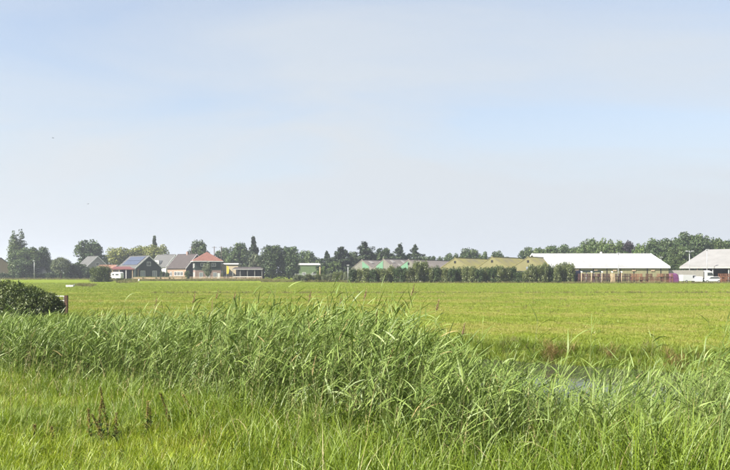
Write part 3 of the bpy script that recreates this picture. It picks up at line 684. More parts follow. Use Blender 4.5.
# left
tree('poplar', 13, 231, 10, 276, 'slimmer, lower columnar poplar of the tall pair', 'pair of poplars')
tree('poplar', 21, 229.5, 14, 274, 'broader, taller columnar poplar of the tall pair', 'pair of poplars')
G = 'trees round the poplars'
for k_, *p in [('oak', 30, 243.5, 24, 268), ('oak', 40.5, 246, 18, 272), ('dark', 23, 258, 18, 262)]: tree(k_, *p, 'broad dark green tree growing below the tall poplars', G)
for p in [(50, 258, 11, 335), (55, 262, 9, 340)]: tree('dark', *p, 'small far-off dark tree behind the pale round willow', 'far trees behind the willow')
tree('pollard', 61, 257, 19, 252, 'pale grey-green round willow on the edge of the pasture')
for p in [(71, 262, 13, 256), (79.5, 261.5, 15, 257), (86.5, 266, 10, 255)]: tree('dark', *p, 'low round dark tree between the pale willow and the grey gabled house', 'low round trees beside the willow')
tree('dark', 88.5, 237, 27, 292, 'tall dark tree behind the grey gabled house')
tree('dark', 103, 258, 12, 305, 'dark low tree behind the orange-roofed annex')
G = 'yellow-green willows'
for p in [(118, 247, 27, 312), (130, 245, 30, 316), (143, 242, 32, 318), (156, 242, 26, 312)]: tree('yellow', *p, 'yellow-green willow behind the dark barn with solar panels', G)
tree('conifer', 154.5, 235.5, 9, 330, 'dark pointed conifer peeping over the yellow-green willows')
tree('oak', 199, 239, 19, 292, 'rounded tree rising behind the farmhouse and red pyramid roof')
tree('dark', 223, 248, 18, 302, 'dark rounded tree behind the twin timber poles')
G = 'trees behind the open shed'
for k_, *p in [('oak', 240, 239, 23, 292), ('oak', 231, 252, 15, 288), ('oak', 247, 248, 14, 290)]: tree(k_, *p, 'green tree behind the low open shed with pale roof edge', G)
tree('conifer', 253.5, 237, 12, 287, 'slim pointed conifer behind the open shed')
tree('palet', 256, 252, 14, 271, 'pale silvery tree beside the big dark tree and open shed')
for p in [(272, 242, 27, 258), (289, 243.5, 25, 260)]: tree('ball', *p, 'big dense dark tree between the open shed and the flat-roofed building', 'big dark pair of trees')
for p in [(307, 250, 22, 305), (297, 257, 14, 300), (318, 257, 12, 300)]: tree('oak', *p, 'hazy tree behind the flat-roofed building with white roof edge', 'trees behind the flat-roofed building')
tree('light', 321, 265, 9, 205, 'small yellowish tree beside the post at the pasture edge')
G = 'conifers behind the grey sheds'
for k_, *p in [('pine', 327, 252, 16, 272), ('pine', 341, 247, 21, 264), ('conifer', 350, 255, 14, 270), ('pine', 365, 242, 22, 268), ('dark', 382, 244.5, 17, 268), ('pine', 400, 246, 18, 268), ('pine', 415, 245.5, 17, 268),
               ('conifer', 373, 253, 12, 272), ('conifer', 391, 254, 12, 274), ('conifer', 408, 254, 12, 274)]: tree(k_, *p, 'dark ragged conifer in the row behind the grey sheds', G)
for p in [(353, 251, 14, 280), (335, 258, 14, 262), (424, 254, 12, 285)]: tree('oak', *p, 'green broadleaf tree between the conifers of the row', 'broadleaf trees in the conifer row')
G = 'trees behind the yellow lichened sheds'
for k_, *p in [('dark', 431, 253.5, 10, 290), ('dark', 440, 255, 9, 290), ('dark', 449, 251.5, 12, 285), ('dark', 457, 251, 12, 286), ('oak', 467, 245, 16, 280), ('oak', 477, 249, 15, 282), ('dark', 484, 252, 10, 284), ('dark', 497, 249, 15, 282), ('oak', 490, 255, 10, 290), ('dark', 506, 255, 10, 290)]:
    tree(k_, *p, 'low dark tree showing over the yellow lichened shed roofs', G)
G = 'trees behind the white-roofed shed'
for k_, *p in [('dark', 526, 247.5, 15, 265), ('oak', 538, 244, 18, 262), ('oak', 552, 242, 19, 258), ('dark', 566, 243.5, 18, 258), ('oak', 576, 246, 16, 262)]: tree(k_, *p, 'grey-green tree behind the left half of the white roof', G)
for p in [(582, 238, 16, 252), (592, 234.5, 19, 252), (605, 237, 19, 248), (618, 238, 18, 246), (640, 240, 18, 244)]: tree('light', *p, 'light green tree behind the white-roofed shed', 'light green trees behind the white roof')
tree('purple', 628, 237.5, 15, 256, 'dark purple-leaved tree between light green trees behind the white roof')
G = 'dark wood between the two pale roofs'
for k_, *p in [('dark', 655, 234.5, 24, 238), ('dark', 669, 237, 22, 236), ('dark', 688, 228, 25, 236), ('dark', 700, 231, 22, 234), ('oak', 679, 240, 20, 230), ('oak', 717, 234, 25, 236), ('oak', 729, 236, 20, 238), ('dark', 742, 235, 22, 238)]:
    tree(k_, *p, 'tall dark tree in the wood behind the cream-roofed shed', G)
for p in [(663, 249, 20, 214), (675, 251, 18, 212), (684, 258, 14, 210), (669, 258, 14, 207)]: tree('oak', *p, 'lower green tree filling the gap between the two pale-roofed sheds', 'lower trees between the pale roofs')
for k_, *p in [('dark', 358, 254, 17, 285), ('oak', 374, 253, 17, 288), ('dark', 391, 253.5, 18, 286), ('oak', 407, 253.5, 16, 288), ('dark', 334, 256, 18, 280), ('oak', 421, 254.5, 16, 290)]:
    tree(k_, *p, 'rounded tree filling the row behind the dark ragged conifers', 'rounded trees behind the conifers')
for k_, *p in [('oak', 531, 248, 20, 275), ('oak', 546, 245, 22, 275), ('dark', 560, 245, 22, 275), ('oak', 572, 246, 20, 275)]:
    tree(k_, *p, 'grey-green tree behind the left half of the white roof', 'trees behind the white-roofed shed')
for k_, *p in [('light', 587, 238, 24, 266), ('oak', 599, 238, 24, 266), ('light', 612, 239.5, 24, 264), ('oak', 634, 241, 24, 262), ('light', 646, 242, 22, 258)]:
    tree(k_, *p, 'green tree in the second row behind the white-roofed shed', 'second row behind the white roof')
for k_, *p in [('dark', 662, 237, 28, 252), ('dark', 678, 234, 28, 252), ('dark', 694, 231, 28, 252), ('oak', 709, 234, 28, 252), ('oak', 724, 237, 28, 252)]:
    tree(k_, *p, 'tall dark tree in the wood behind the cream-roofed shed', 'dark wood between the two pale roofs')
# hedge before the sheds
px = 353.0; i = 0
while px < 571:
    top = 266.5 + random.uniform(-1.6, 1.2); k_ = 'hedge'; w = random.uniform(9, 12.5)
    if 414 < px < 424: top = 260.5
    if 513 < px < 530: top = 270.5 + random.uniform(-0.5, 0.5); 
    if 530 < px < 542: top = 264
    if px > 542: top = 262.5 + random.uniform(-1, 1)
    if px < 385: top = 268 + random.uniform(-1, 1)
    if random.random() < 0.3: k_ = 'darkhedge'
    tree(k_, px, top, w, 169 + random.uniform(-1, 1.5), 'leafy shrub in the tall hedge before the grey and yellow sheds', 'hedge before the sheds', 'hedge_shrub', 'shrub')
    px += random.uniform(5.6, 7.6)
for px in np.arange(297, 352, 5.5):
    tree('palehedge' if random.random() < 0.6 else 'hedge', px, 274.2 - max(0, (px - 318) * 0.12) + random.uniform(-1, 1), random.uniform(7, 10), 184 + random.uniform(-3, 3), 'low pale shrub along the pasture edge before the conifers', 'low pale shrubs', 'low_shrub', 'shrub')
for px in np.arange(-2, 92, 5.2):
    tree('darkhedge', px, 273 + random.uniform(-1.2, 1.0), random.uniform(6.5, 9), 263 + random.uniform(-2, 2), 'low dark shrub in the hedge along the far pasture edge', 'low dark hedge', 'low_shrub', 'shrub')
kind('bramble', lambda: shrub(M['bramble'], 10, 4.6, 110, 130, 0.23), 2)
tree('bramble', 100.5, 265.5, 22, 186, 'round dark bush standing alone in the pasture before the annex', None, 'bush', 'bush')
for px, top, w in [(120, 278, 8), (128, 279, 7), (110, 279.5, 6)]: tree('bramble', px, top, w, 196, 'small grey-green bush near the white caravan', 'small bushes near the caravan', 'bush', 'bush')
def big_bush(px, d, top, wpx, label):
    n = 150
    H = gz(top, d); r = wpx / 2 * d / F
    cs = []; rs = []
    for i in range(n):
        a = rng.uniform(0, 6.28); rr = r * 0.85 * math.sqrt(rng.random()); cs.append(np.array([math.cos(a) * rr, math.sin(a) * rr, rng.uniform(0.15, H * 0.9) * math.sqrt(max(0.05, 1 - (rr / r) ** 2))])); rs.append(rng.uniform(0.22, 0.42))
    V, Q, T = lobes(cs, rs, 95, 0.062, 0.25)
    m = 420; a = rng.uniform(0, 6.28, m); rr = r * 0.9 * np.sqrt(rng.random(m))
    root = np.stack([np.cos(a) * rr, np.sin(a) * rr, H * 0.75 * np.sqrt(np.maximum(0.05, 1 - (rr / r) ** 2))], 1)
    b = blades(root, a, rng.uniform(0.5, 1.5, m), rng.uniform(0.25, 0.8, m), rng.uniform(0.03, 0.06, m), rng.uniform(0.3, 1.6, m), 4, 1.2, tint=rng.random(m))
    V, Q, T = merge([(V, Q, T), b])
    xx = gx(px, d)
    t = thing('bramble_bush', label, 'bush', (xx, d, float(ground_z(xx, d))), 0, 'dark bramble bushes by the gate')
    link('foliage', quad_mesh('foliage', V, Q, M['bramble'], T), t)
    mm = MB()
    for k in range(9):
        a_ = k * 0.7; mm.tube([(0.2 * math.cos(a_), 0.2 * math.sin(a_), -0.1), (r * 0.3 * math.cos(a_), r * 0.3 * math.sin(a_), H * 0.45), (r * 0.6 * math.cos(a_), r * 0.6 * math.sin(a_), H * 0.65)], [0.04, 0.025, 0.01], 6)
    mm.build('stems', M['bark'], t)
big_bush(-6, 43.4, 273, 58, 'tallest dense dark bramble bush on the far ditch bank')
big_bush(20, 42.6, 278.5, 46, 'dark bramble bush on the far bank, next to the tallest one')
big_bush(35, 42.0, 286, 36, 'lower dark bramble bush half covering the pale field gate')
big_bush(49, 41.6, 294.5, 22, 'lowest dark bramble bush at the foot of the rusty gate post')

# ------------------------------------------------------------------ buildings
def wframe(parent, face, off, u, z, w, h, name='window', frame='white', pane='glass', bars=1):
    """window on a wall; face '+x','-x','+y','-y'; off: wall plane, u: centre along it, z: centre height"""
    def bx(m, u0, u1, d0, d1, z0, z1):
        s = 1 if face[0] == '+' else -1
        a, b = sorted((off + s * d0, off + s * d1))
        if face[1] == 'x': m.box(a, b, u0, u1, z0, z1)
        else: m.box(u0, u1, a, b, z0, z1)
    m = MB(); t = 0.11
    bx(m, u - w / 2, u + w / 2, -0.03, 0.07, z + h / 2 - t, z + h / 2); bx(m, u - w / 2, u + w / 2, -0.03, 0.07, z - h / 2, z - h / 2 + t)
    bx(m, u - w / 2, u - w / 2 + t, -0.03, 0.065, z - h / 2 + t, z + h / 2 - t); bx(m, u + w / 2 - t, u + w / 2, -0.03, 0.065, z - h / 2 + t, z + h / 2 - t)
    for k in range(1, bars + 1):
        c = u - w / 2 + w * k / (bars + 1); bx(m, c - 0.04, c + 0.04, -0.03, 0.06, z - h / 2 + t, z + h / 2 - t)
    f = m.build(name, M[frame], parent)
    p = MB(); bx(p, u - w / 2 + t, u + w / 2 - t, -0.02, 0.02, z - h / 2 + t, z + h / 2 - t); p.build('pane', M[pane], f)
    return f
def gable_block(t, L, Wd, ev, rg, wall, roof, oh=0.35, barge=None, gable=None, x0=0.0, ohx=0.25, th=0.14):
    """ridge along local x from x0 to x0+L"""
    h = Wd / 2
    MB().prism([(-h, -0.1), (h, -0.1), (h, ev), (0, rg), (-h, ev)], 'x', x0, x0 + L).build('wall', M[wall], t)
    if gable:
        MB().prism([(-h + 0.02, 0.02), (h - 0.02, 0.02), (h - 0.02, ev), (0, rg - 0.03), (-h + 0.02, ev)], 'x', x0 - 0.04, x0 + 0.04).build('gable', M[gable], t)
    sl = (rg - ev) / h; e = h + oh; ez = ev - oh * sl
    for s in (-1, 1):
        MB().prism([(s * e, ez + 0.02), (0, rg + 0.02), (0, rg + 0.02 + th), (s * e, ez + 0.02 + th)], 'x', x0 - ohx, x0 + L + ohx).build('roof_slope', M[roof], t)
    MB().box(x0 - ohx, x0 + L + ohx, -0.16, 0.16, rg + th - 0.03, rg + th + 0.1).build('ridge_cap', M[roof], t)
    if barge:
        for xx in (x0 - ohx - 0.06, x0 + L + ohx + 0.0):
            for s in (-1, 1):
                MB().prism([(s * (e + 0.04), ez - 0.14), (0, rg - 0.14), (0, rg + th + 0.12), (s * (e + 0.04), ez + th + 0.12)], 'x', xx, xx + 0.06).build('bargeboard', M[barge], t)
def ang(dx_, dy_): return math.atan2(dy_, dx_)

# dark barn with solar panels: gable faces right-front
c = (gx(148.8, 254), 254)
r = Vector((-0.72, 0.69)).normalized()
t = thing('barn', 'dark green timber barn with white bargeboards and solar panels on its roof', 'barn', (c[0], c[1], 0), ang(r.x, r.y))
gable_block(t, 13, 10.2, 4.0, 8.3, 'darkwood', 'greytile', 0.3, 'white')
wframe(t, '-x', 0, 0, 5.5, 1.5, 1.5); wframe(t, '-x', 0, -2.3, 1.9, 1.7, 2.3, pane='palepane'); wframe(t, '-x', 0, 2.3, 1.9, 1.7, 2.3, pane='palepane')
sl = Vector((0, -5.1, -4.3)).normalized()      # local -y slope faces left-front
for i in range(7):
    for j in range(2):
        for sgn in (1,):
            a = Vector((1.2 + i * 1.55, 0, 8.3)) ; up = Vector((0, sgn * 5.1, -4.3)).normalized(); n = Vector((0, sgn * 4.3, 5.1)).normalized()
            p0 = a + up * (0.5 + j * 2.35) + n * 0.26; p1 = p0 + Vector((1.42, 0, 0)); p2 = p1 + up * 2.2; p3 = p0 + up * 2.2
            vs_ = [p0, p1, p2, p3]; vs_ += [p - n * 0.06 for p in vs_]
            MB().add(vs_, [(0, 1, 2, 3), (7, 6, 5, 4), (0, 4, 5, 1), (1, 5, 6, 2), (2, 6, 7, 3), (3, 7, 4, 0)]).build('solar_panel', M['solar'], t)
BARN = t
# red-roofed carport in front of the barn's side
d = 251
x0, x1 = gx(112, d), gx(138.5, d)
t = thing('carport', 'open carport with red sheet roof beside the dark green barn', 'carport', (x0, d, 0))
Wc = x1 - x0
zt = gz(266.8, d); zb = gz(269.6, d)
MB().prism([(-0.3, zb), (3.2, zt), (3.2, zt + 0.15), (-0.3, zb + 0.35)], 'x', -0.2, Wc + 0.2).build('roof', M['redsheet'], t)
for xx in (0.15, Wc * 0.27, Wc * 0.53, Wc * 0.77, Wc - 0.15): MB().box(xx - 0.1, xx + 0.1, -0.05, 0.15, -0.1, zb + 0.1).build('post', M['white' if xx > Wc * 0.5 and xx < Wc * 0.6 else 'palewood'], t)
MB().box(Wc * 0.3, Wc, 3.0, 3.15, -0.1, zt - 0.05).build('back_wall', M['blackgap'], t)  # black colour paints in the shade under the carport roof
MB().box(Wc * 0.3, Wc * 0.31, 0.2, 2.99, -0.1, zb).build('side_wall', M['blackgap'], t)  # same painted-in interior shade on the side
# caravan
def wheel(parent, x, y, r_=0.34, w=0.22, name='wheel'):
    m = MB(); n = 16
    m.prism([(x + r_ * math.cos(2 * math.pi * k / n), r_ + r_ * math.sin(2 * math.pi * k / n)) for k in range(n)], 'y', y - w / 2, y + w / 2)
    o = m.build(name, M['tyre'], parent)
    MB().prism([(x + r_ * 0.55 * math.cos(2 * math.pi * k / n), r_ + r_ * 0.55 * math.sin(2 * math.pi * k / n)) for k in range(n)], 'y', y - w / 2 - 0.015, y + w / 2 + 0.015).build('rim', M['metal'], o)
def body(poly, y0, y1, inset=0.06):
    """extruded side profile with softened long edges"""
    cx = sum(p[0] for p in poly) / len(poly); cz = sum(p[1] for p in poly) / len(poly)
    sm = [(cx + (p[0] - cx) * 0.965, cz + (p[1] - cz) * 0.95) for p in poly]
    n = len(poly); V = []
    for yy, pl in ((y0, sm), (y0 + inset, poly), (y1 - inset, poly), (y1, sm)): V += [(p[0], yy, p[1]) for p in pl]
    Fc = [tuple(range(n)), tuple(range(4 * n - 1, 3 * n - 1, -1))]
    for k in range(3):
        for i in range(n): Fc.append((k * n + i, (k + 1) * n + i, (k + 1) * n + (i + 1) % n, k * n + (i + 1) % n))
    return MB().add(V, Fc)
d = 248
t = thing('caravan', 'white touring caravan parked under the end of the red carport', 'caravan', (gx(117.3, d), d, 0), R(-12))
body([(-1.9, 0.45), (1.9, 0.45), (2.0, 1.3), (1.85, 2.35), (1.4, 2.6), (-1.5, 2.6), (-1.95, 2.2), (-2.05, 1.2)], -1.05, 1.05, 0.1).build('body', M['white'], t)
wframe(t, '-y', -1.05, 0.55, 1.7, 1.3, 0.65, frame='metal', bars=0); wframe(t, '-y', -1.05, -0.95, 1.7, 0.9, 0.65, frame='metal', bars=0)
wheel(t, 0, -0.9); wheel(t, 0, 0.9)
MB().bar((-2.0, 0, 0.5), (-2.9, 0, 0.45), 0.09).tube([(-2.75, 0, 0.0), (-2.75, 0, 0.5)], 0.05).build('drawbar', M['metal'], t)

# grey gabled house A and orange-roofed annex B, far left house
t = thing('house', 'pale grey gabled house with grey tiled roof below the tall dark tree', 'house', (gx(99.5, 276), 274, 0), ang(-0.72, 0.69))
gable_block(t, 8, 9, 4.4, 8.6, 'grey', 'greytile', 0.3, 'white')
wframe(t, '-x', 0, 0, 5.6, 1.2, 1.3)
t = thing('annex', 'low annex with old orange tiled roof and white gable edge', 'house', (gx(115, 262), 264, 0), ang(-0.9, 0.43))
gable_block(t, 8.5, 6.5, 3.0, 5.1, 'brick', 'rusttile', 0.3, 'white')
wframe(t, '-x', 0, 0, 1.7, 1.6, 1.3)
t = thing('house', 'dark-roofed house half hidden behind the shrubs beside the poplars', 'house', (gx(1, 300), 300, 0), ang(-0.5, 0.86))
gable_block(t, 12, 11, 4.0, 8.5, 'brick', 'browntile', 0.4, 'blackgap'); wframe(t, '-x', 0, 2.2, 2.0, 1.5, 1.5)
t = thing('garden_shed', 'small pale grey shed behind the lamp post and low hedge', 'shed', (gx(46, 268), 267, 0), ang(-0.95, 0.3))
gable_block(t, 3.2, 2.6, 2.6, 3.6, 'palewood_grey' if 'palewood_grey' in M else 'grey', 'palegreytile', 0.2)
wframe(t, '-y', -1.3, 1.6, 1.6, 0.9, 0.8)

# farmhouse C: brown roof, right gable dark, plus taller back house with grey roof
r = Vector((-0.87, 0.49)).normalized(); nrm = Vector((-r.y, r.x))      # local +y
corner = Vector((gx(186, 258), 258.0))                                  # right front corner of the wall
if nrm.y > 0: nrm = -nrm                                                # nrm now points towards the camera side
cen = corner - nrm * 5.6
t = thing('farmhouse', 'farmhouse with broad brown tiled roof and pale brick front wall', 'house', (cen.x, cen.y, 0), ang(r.x, r.y))
side = 1 if Vector((-r.y, r.x)).y < 0 else -1
fy = '+y' if side > 0 else '-y'
gable_block(t, 9.2, 11.2, 4.1, 9.1, 'brick', 'browntile', 0.35, 'white', 'blackgap')
for u in (2.1, 3.6, 5.1): wframe(t, fy, side * 5.6, u, 2.0, 1.35, 1.5)
wframe(t, fy, side * 5.6, 7.4, 1.9, 1.0, 1.6); wframe(t, '-x', -0.04, side * 1.8, 2.0, 1.2, 1.5)
MB().box(4.2, 4.9, -0.35, 0.35, 8.9, 10.2).build('chimney', M['pinkbrick'], t)
t = thing('house', 'white house with pale grey roof and dormer behind the brown-roofed farmhouse', 'house', (gx(176, 278), 277, 0), ang(-0.87, 0.49))
gable_block(t, 9, 10, 4.6, 9.3, 'white', 'palegreytile', 0.3, 'white')
fy2 = side
dm = MB(); dm.box(4.0, 8.4, min(fy2 * 1.8, fy2 * 4.9), max(fy2 * 1.8, fy2 * 4.9), 4.7, 7.1); dm = dm.build('dormer', M['white'], t)
wframe(t, fy, side * 4.9, 6.2, 6.0, 3.6, 1.3, bars=3); wframe(t, fy, side * 5.0, 3.0, 2.2, 1.6, 1.6); wframe(t, fy, side * 5.0, 7.0, 2.2, 1.6, 1.6)

# house D with the red pyramid roof
d = 252
t = thing('pyramid_house', 'square house with orange-red pyramid roof and dark timber upper storey', 'house', (gx(206.8, 257), 257, 0), R(18))
h = 4.5; e = 5.3; zE = gz(261.3, d); zA = gz(251.8, 257)
MB().box(-h, h, -h, h, -0.1, 3.35).build('lower_wall', M['pinkbrick'], t)
MB().box(-h - 0.05, h + 0.05, -h - 0.05, h + 0.05, 3.352, zE + 0.05).build('upper_wall', M['darkwood'], t)
rf = MB().add([(-e, -e, zE), (e, -e, zE), (e, e, zE), (-e, e, zE), (-e, -e, zE + 0.22), (e, -e, zE + 0.22), (e, e, zE + 0.22), (-e, e, zE + 0.22), (0, 0, zA)],
         [(3, 2, 1, 0), (0, 1, 5, 4), (1, 2, 6, 5), (2, 3, 7, 6), (3, 0, 4, 7), (4, 5, 8), (5, 6, 8), (6, 7, 8), (7, 4, 8)]).build('roof', M['redtile'], t)
MB().box(-e - 0.03, e + 0.03, -e - 0.03, e + 0.03, zE - 0.1, zE + 0.12).build('eaves_board', M['white'], t)
for u in (-2.4, 0.0, 2.4):
    wframe(t, '-y', -h, u, 1.5, 1.3, 1.9, bars=1, pane='palepane'); wframe(t, '-x', -h, u, 1.5, 1.3, 1.9, pane='palepane')
wframe(t, '-x', -h - 0.05, 2.0, 5.0, 2.2, 1.9, bars=2, pane='palepane'); wframe(t, '-x', -h - 0.05, -1.6, 5.0, 1.6, 1.5, pane='palepane')
wframe(t, '-y', -h - 0.05, 2.0, 5.2, 1.5, 1.2); wframe(t, '-y', -h - 0.05, -1.8, 5.2, 1.5, 1.2)
MB().box(3.3, 4.2, -4.52, -4.44, 0, 2.2).build('door', M['white'], t)
tree('palet', 207.3, 261, 8, 248, 'slim pale young tree before the pyramid-roofed house')
tree('darkhedge', 187.5, 270.5, 7, 247, 'dark round shrub beside the farmhouse gable', None, 'shrub', 'shrub')
tree('darkhedge', 163, 270.5, 6, 249, 'dark round shrub at the farmhouse front wall', 'shrubs at the farmhouse front', 'shrub', 'shrub')
tree('darkhedge', 167.5, 272, 5, 249, 'dark round shrub at the farmhouse front wall', 'shrubs at the farmhouse front', 'shrub', 'shrub')

# low cream building E and open shed F
d = 262
x0 = gx(222, d); x1 = gx(238, d)
t = thing('cream_building', 'low cream building with flat white roof beside the pyramid-roofed house', 'building', (x0, d, 0))
MB().box(0, x1 - x0, 0, 6, -0.1, gz(264.4, d)).build('wall', M['cream'], t)
MB().box(-0.3, x1 - x0 + 0.3, -0.4, 6.3, gz(264.4, d) + 0.002, gz(263.2, d)).build('roof', M['white'], t)
wframe(t, '-y', 0, 1.2, 2.0, 1.1, 1.4); wframe(t, '-y', 0, 3.2, 2.0, 1.1, 1.4)
d = 254
x0 = gx(233, d); x1 = gx(262, d); Wc = x1 - x0
t = thing('open_shed', 'long open-fronted shed with pale roof edge beside the big dark tree', 'shed', (x0, d, 0))
zr = gz(269.3, d)
MB().prism([(-0.5, zr), (6, zr + 0.7), (6, zr + 0.85), (-0.5, zr + 0.12)], 'x', -0.3, Wc + 0.3).build('roof', M['browntile'], t)
MB().box(-0.32, Wc + 0.32, -0.58, -0.5, zr - 0.12, zr + 0.14).build('fascia', M['grey'], t)
MB().box(0, Wc, 5.8, 5.95, -0.1, zr + 0.5).build('back_wall', M['blackgap'], t)  # dark interior of the shed put into the wall colour
MB().box(Wc - 0.12, Wc, 0, 5.78, -0.1, zr).build('side_wall', M['blackgap'], t)  # side wall also blackened as interior shade
for k in range(5): MB().box(Wc * k / 4 - 0.07, Wc * k / 4 + 0.07, -0.2, -0.02, -0.1, zr).build('post', M['grey'], t)
MB().box(0.2, Wc * 0.98, -0.28, -0.22, 0.85, 1.0).build('rail', M['white'], t)
# flat-roofed green building
d = 285
x0 = gx(299, d); x1 = gx(320, d)
t = thing('flat_building', 'flat-roofed green building with white roof edge beside the conifers', 'building', (x0, d, 0))
MB().box(0, x1 - x0, 0, 9, -0.1, gz(265, d)).build('wall', solid('green_cladding', (0.10, 0.15, 0.06), 0.8, 0.2), t)
MB().box(-0.3, x1 - x0 + 0.3, -0.3, 9.3, gz(265, d) + 0.002, gz(263.2, d)).build('roof', M['white'], t)
wframe(t, '-y', 0, 2, 1.8, 1.4, 1.3); wframe(t, '-y', 0, 6, 1.8, 1.4, 1.3)
d = 232
t = thing('field_fence', 'low grey rail fence before the flat-roofed green building', 'fence', (gx(295, d), d, 0))
Lf = gx(316, d) - gx(295, d)
for k in range(6): MB().box(Lf * k / 5 - 0.06, Lf * k / 5 + 0.06, 0.0, 0.12, -0.2, 2.1).build('post', M['metal'], t)
for z in (0.9, 1.95): MB().box(-0.1, Lf + 0.1, -0.05, -0.002, z - 0.07, z + 0.07).build('rail', M['metal'], t)

# grey sheds with mint-green gable panels and yellow lichened sheds
rS = Vector((0.5, 0.866)); aS = ang(rS.x, rS.y)
def long_shed(px, d, Wd, ev, top, L, wall, roof, label, group, green=None, sky=False, vent=False):
    rg = gz(top, d)
    t = thing('long_shed', label, 'shed', (gx(px, d), d, 0), aS, group)
    gable_block(t, L, Wd, ev, rg, wall, roof, 0.12, None, None, ohx=0.08)
    h = Wd / 2; sl = (rg - ev) / h
    if green:          # local -y is to the right seen from the front
        s = -green
        a, b = s * 0.12, s * (h * 0.52)
        P = [(a, ev - 0.4), (b, ev - 0.4), (b, rg - sl * abs(b) - 0.25), (a, rg - sl * abs(a) - 0.25)]
        MB().prism(P, 'x', -0.07, -0.005).build('green_panel', M['greenpanel'], t)
    if sky:
        for xx in (2.0, 8.5, 15):
            up = Vector((0, -h, ev - rg)).normalized(); n = Vector((0, -(rg - ev), h)).normalized()
            for k in (0.6, 2.3):
                p0 = Vector((xx + k * 1.2, 0, rg)) + up * k + n * 0.22; p1 = p0 + Vector((1.5, 0, 0)); p2 = p1 + up * 1.2; p3 = p0 + up * 1.2
                v = [p0, p1, p2, p3]; v += [p - n * 0.08 for p in v]
                MB().add(v, [(0, 1, 2, 3), (7, 6, 5, 4), (0, 4, 5, 1), (1, 5, 6, 2), (2, 6, 7, 3), (3, 7, 4, 0)]).build('skylight', M['skylight'], t)
    if vent: MB().box(-0.08, -0.005, -0.25, 0.25, rg - 1.3, rg - 0.7).build('vent', M['blackgap'], t)
    return t
long_shed(362, 200, 8.6, 2.9, 260.2, 16, 'greygable', 'etern', 'grey shed with a mint-green panel on the right half of its gable', 'grey sheds behind the hedge', 1, True)
long_shed(383.5, 196, 8.6, 2.9, 259.2, 24, 'greygable', 'etern', 'grey shed with a tall mint-green panel, between two other grey sheds', 'grey sheds behind the hedge', -1, True)
long_shed(408.5, 191, 8.8, 2.9, 260.0, 32, 'greygable', 'etern', 'grey shed with a mint-green panel, nearest the yellow lichened sheds', 'grey sheds behind the hedge', -1, False, True)
long_shed(455, 184, 10.0, 3.0, 258.2, 24, 'tangable', 'lichen', 'tan-gabled shed with yellow lichen on its roof, beside the grey sheds', 'yellow lichened sheds', None, False, True)
long_shed(492, 180, 10.0, 3.0, 257.3, 24, 'tangable', 'lichen', 'tan-gabled shed with yellow lichen on its roof, between two others like it', 'yellow lichened sheds', None, False, True)
ty = long_shed(528, 176, 10.4, 3.0, 257.3, 18, 'tangable', 'lichen', 'tan-gabled shed with a low lean-to, beside the white-roofed shed', 'yellow lichened sheds', None, False, True)
MB().box(-1.2, -0.1, -0.9, 2.4, -0.1, 2.6).build('lean_to', M['grey'], ty)
MB().box(-1.4, -0.1, -1.1, 2.6, 2.602, 2.85).build('lean_to_roof', M['blackgap'], ty)
MB().box(-0.2, -0.05, -0.9, 0.4, 3.2, 3.9).build('sign', M['palepane'], ty)

# white-roofed shed
d = 179.0; xr = gx(669, d); Lw = 31.4; w = 12.2; ev = gz(267.0, d); rg = gz(254.2, d + w)
t = thing('white_shed', 'long olive-walled shed with bright white roof behind the stacked crates', 'shed', (xr, d + w, 0), math.pi)
gable_block(t, Lw, 2 * w - 0.5, ev, rg, 'olive', 'whiteroof', 0.3, 'white')
fw = w - 0.25                               # local +y faces the camera (rotated by 180 degrees)
for k in range(9):
    xx = 2.0 + k * 3.4; MB().box(xx - 0.1, xx + 0.1, fw + 0.002, fw + 0.08, 0, ev - 0.25).build('pilaster', M['blackgap'], t)
MB().box(-0.3, Lw + 0.3, fw + 0.32, fw + 0.40, ev - 0.3, ev - 0.06).build('gutter', M['white'], t)
for k in range(6):
    xx = 4.0 + k * 4.8; MB().box(xx - 0.45, xx + 0.45, fw + 0.002, fw + 0.15, ev - 1.05, ev - 0.75).build('wall_lamp', M['palewood'], t)
MB().box(12.9, 13.3, -0.2, 0.2, rg, rg + 0.65).build('roof_vent', M['white'], t)
# cream-roofed shed at the right
al = R(50); cr = Vector((gx(681.5, 190), 190.0)); bk = Vector((math.sin(al), math.cos(al))); rr = Vector((math.cos(al), -math.sin(al)))
wd = 15.0; cen = cr + bk * wd
t = thing('cream_shed', 'big open-sided shed with pale cream roof beside the dark wood', 'shed', (cen.x, cen.y, 0), ang(rr.x, rr.y))
ev, rg = 4.0, 8.75
sl = (rg - ev) / wd
for s in (-1, 1):
    MB().prism([(s * (wd + 0.4), ev - 0.4 * sl), (0, rg), (0, rg + 0.18), (s * (wd + 0.4), ev - 0.4 * sl + 0.18)], 'x', -0.3, 34).build('roof_slope', M['creamroof'], t)
MB().prism([(-wd * 0.2, -0.1), (wd, -0.1), (wd, ev - 0.05), (0, rg - 0.05), (-wd * 0.2, rg - 0.05 - sl * wd * 0.2)], 'x', 0.1, 33.5).build('wall', M['blackgap'], t)  # solid black block standing for the shade below the eave
for k in range(9):
    xx = 0.2 + k * 4.0; MB().box(xx - 0.12, xx + 0.12, -wd - 0.0, -wd + 0.24, -0.1, ev - 0.02).build('post', M['palewood' if k % 3 == 1 else 'metal'], t)
MB().box(-0.3, 34, -wd - 0.5, -wd - 0.42, ev - 0.45, ev - 0.05).build('fascia', M['grey'], t)

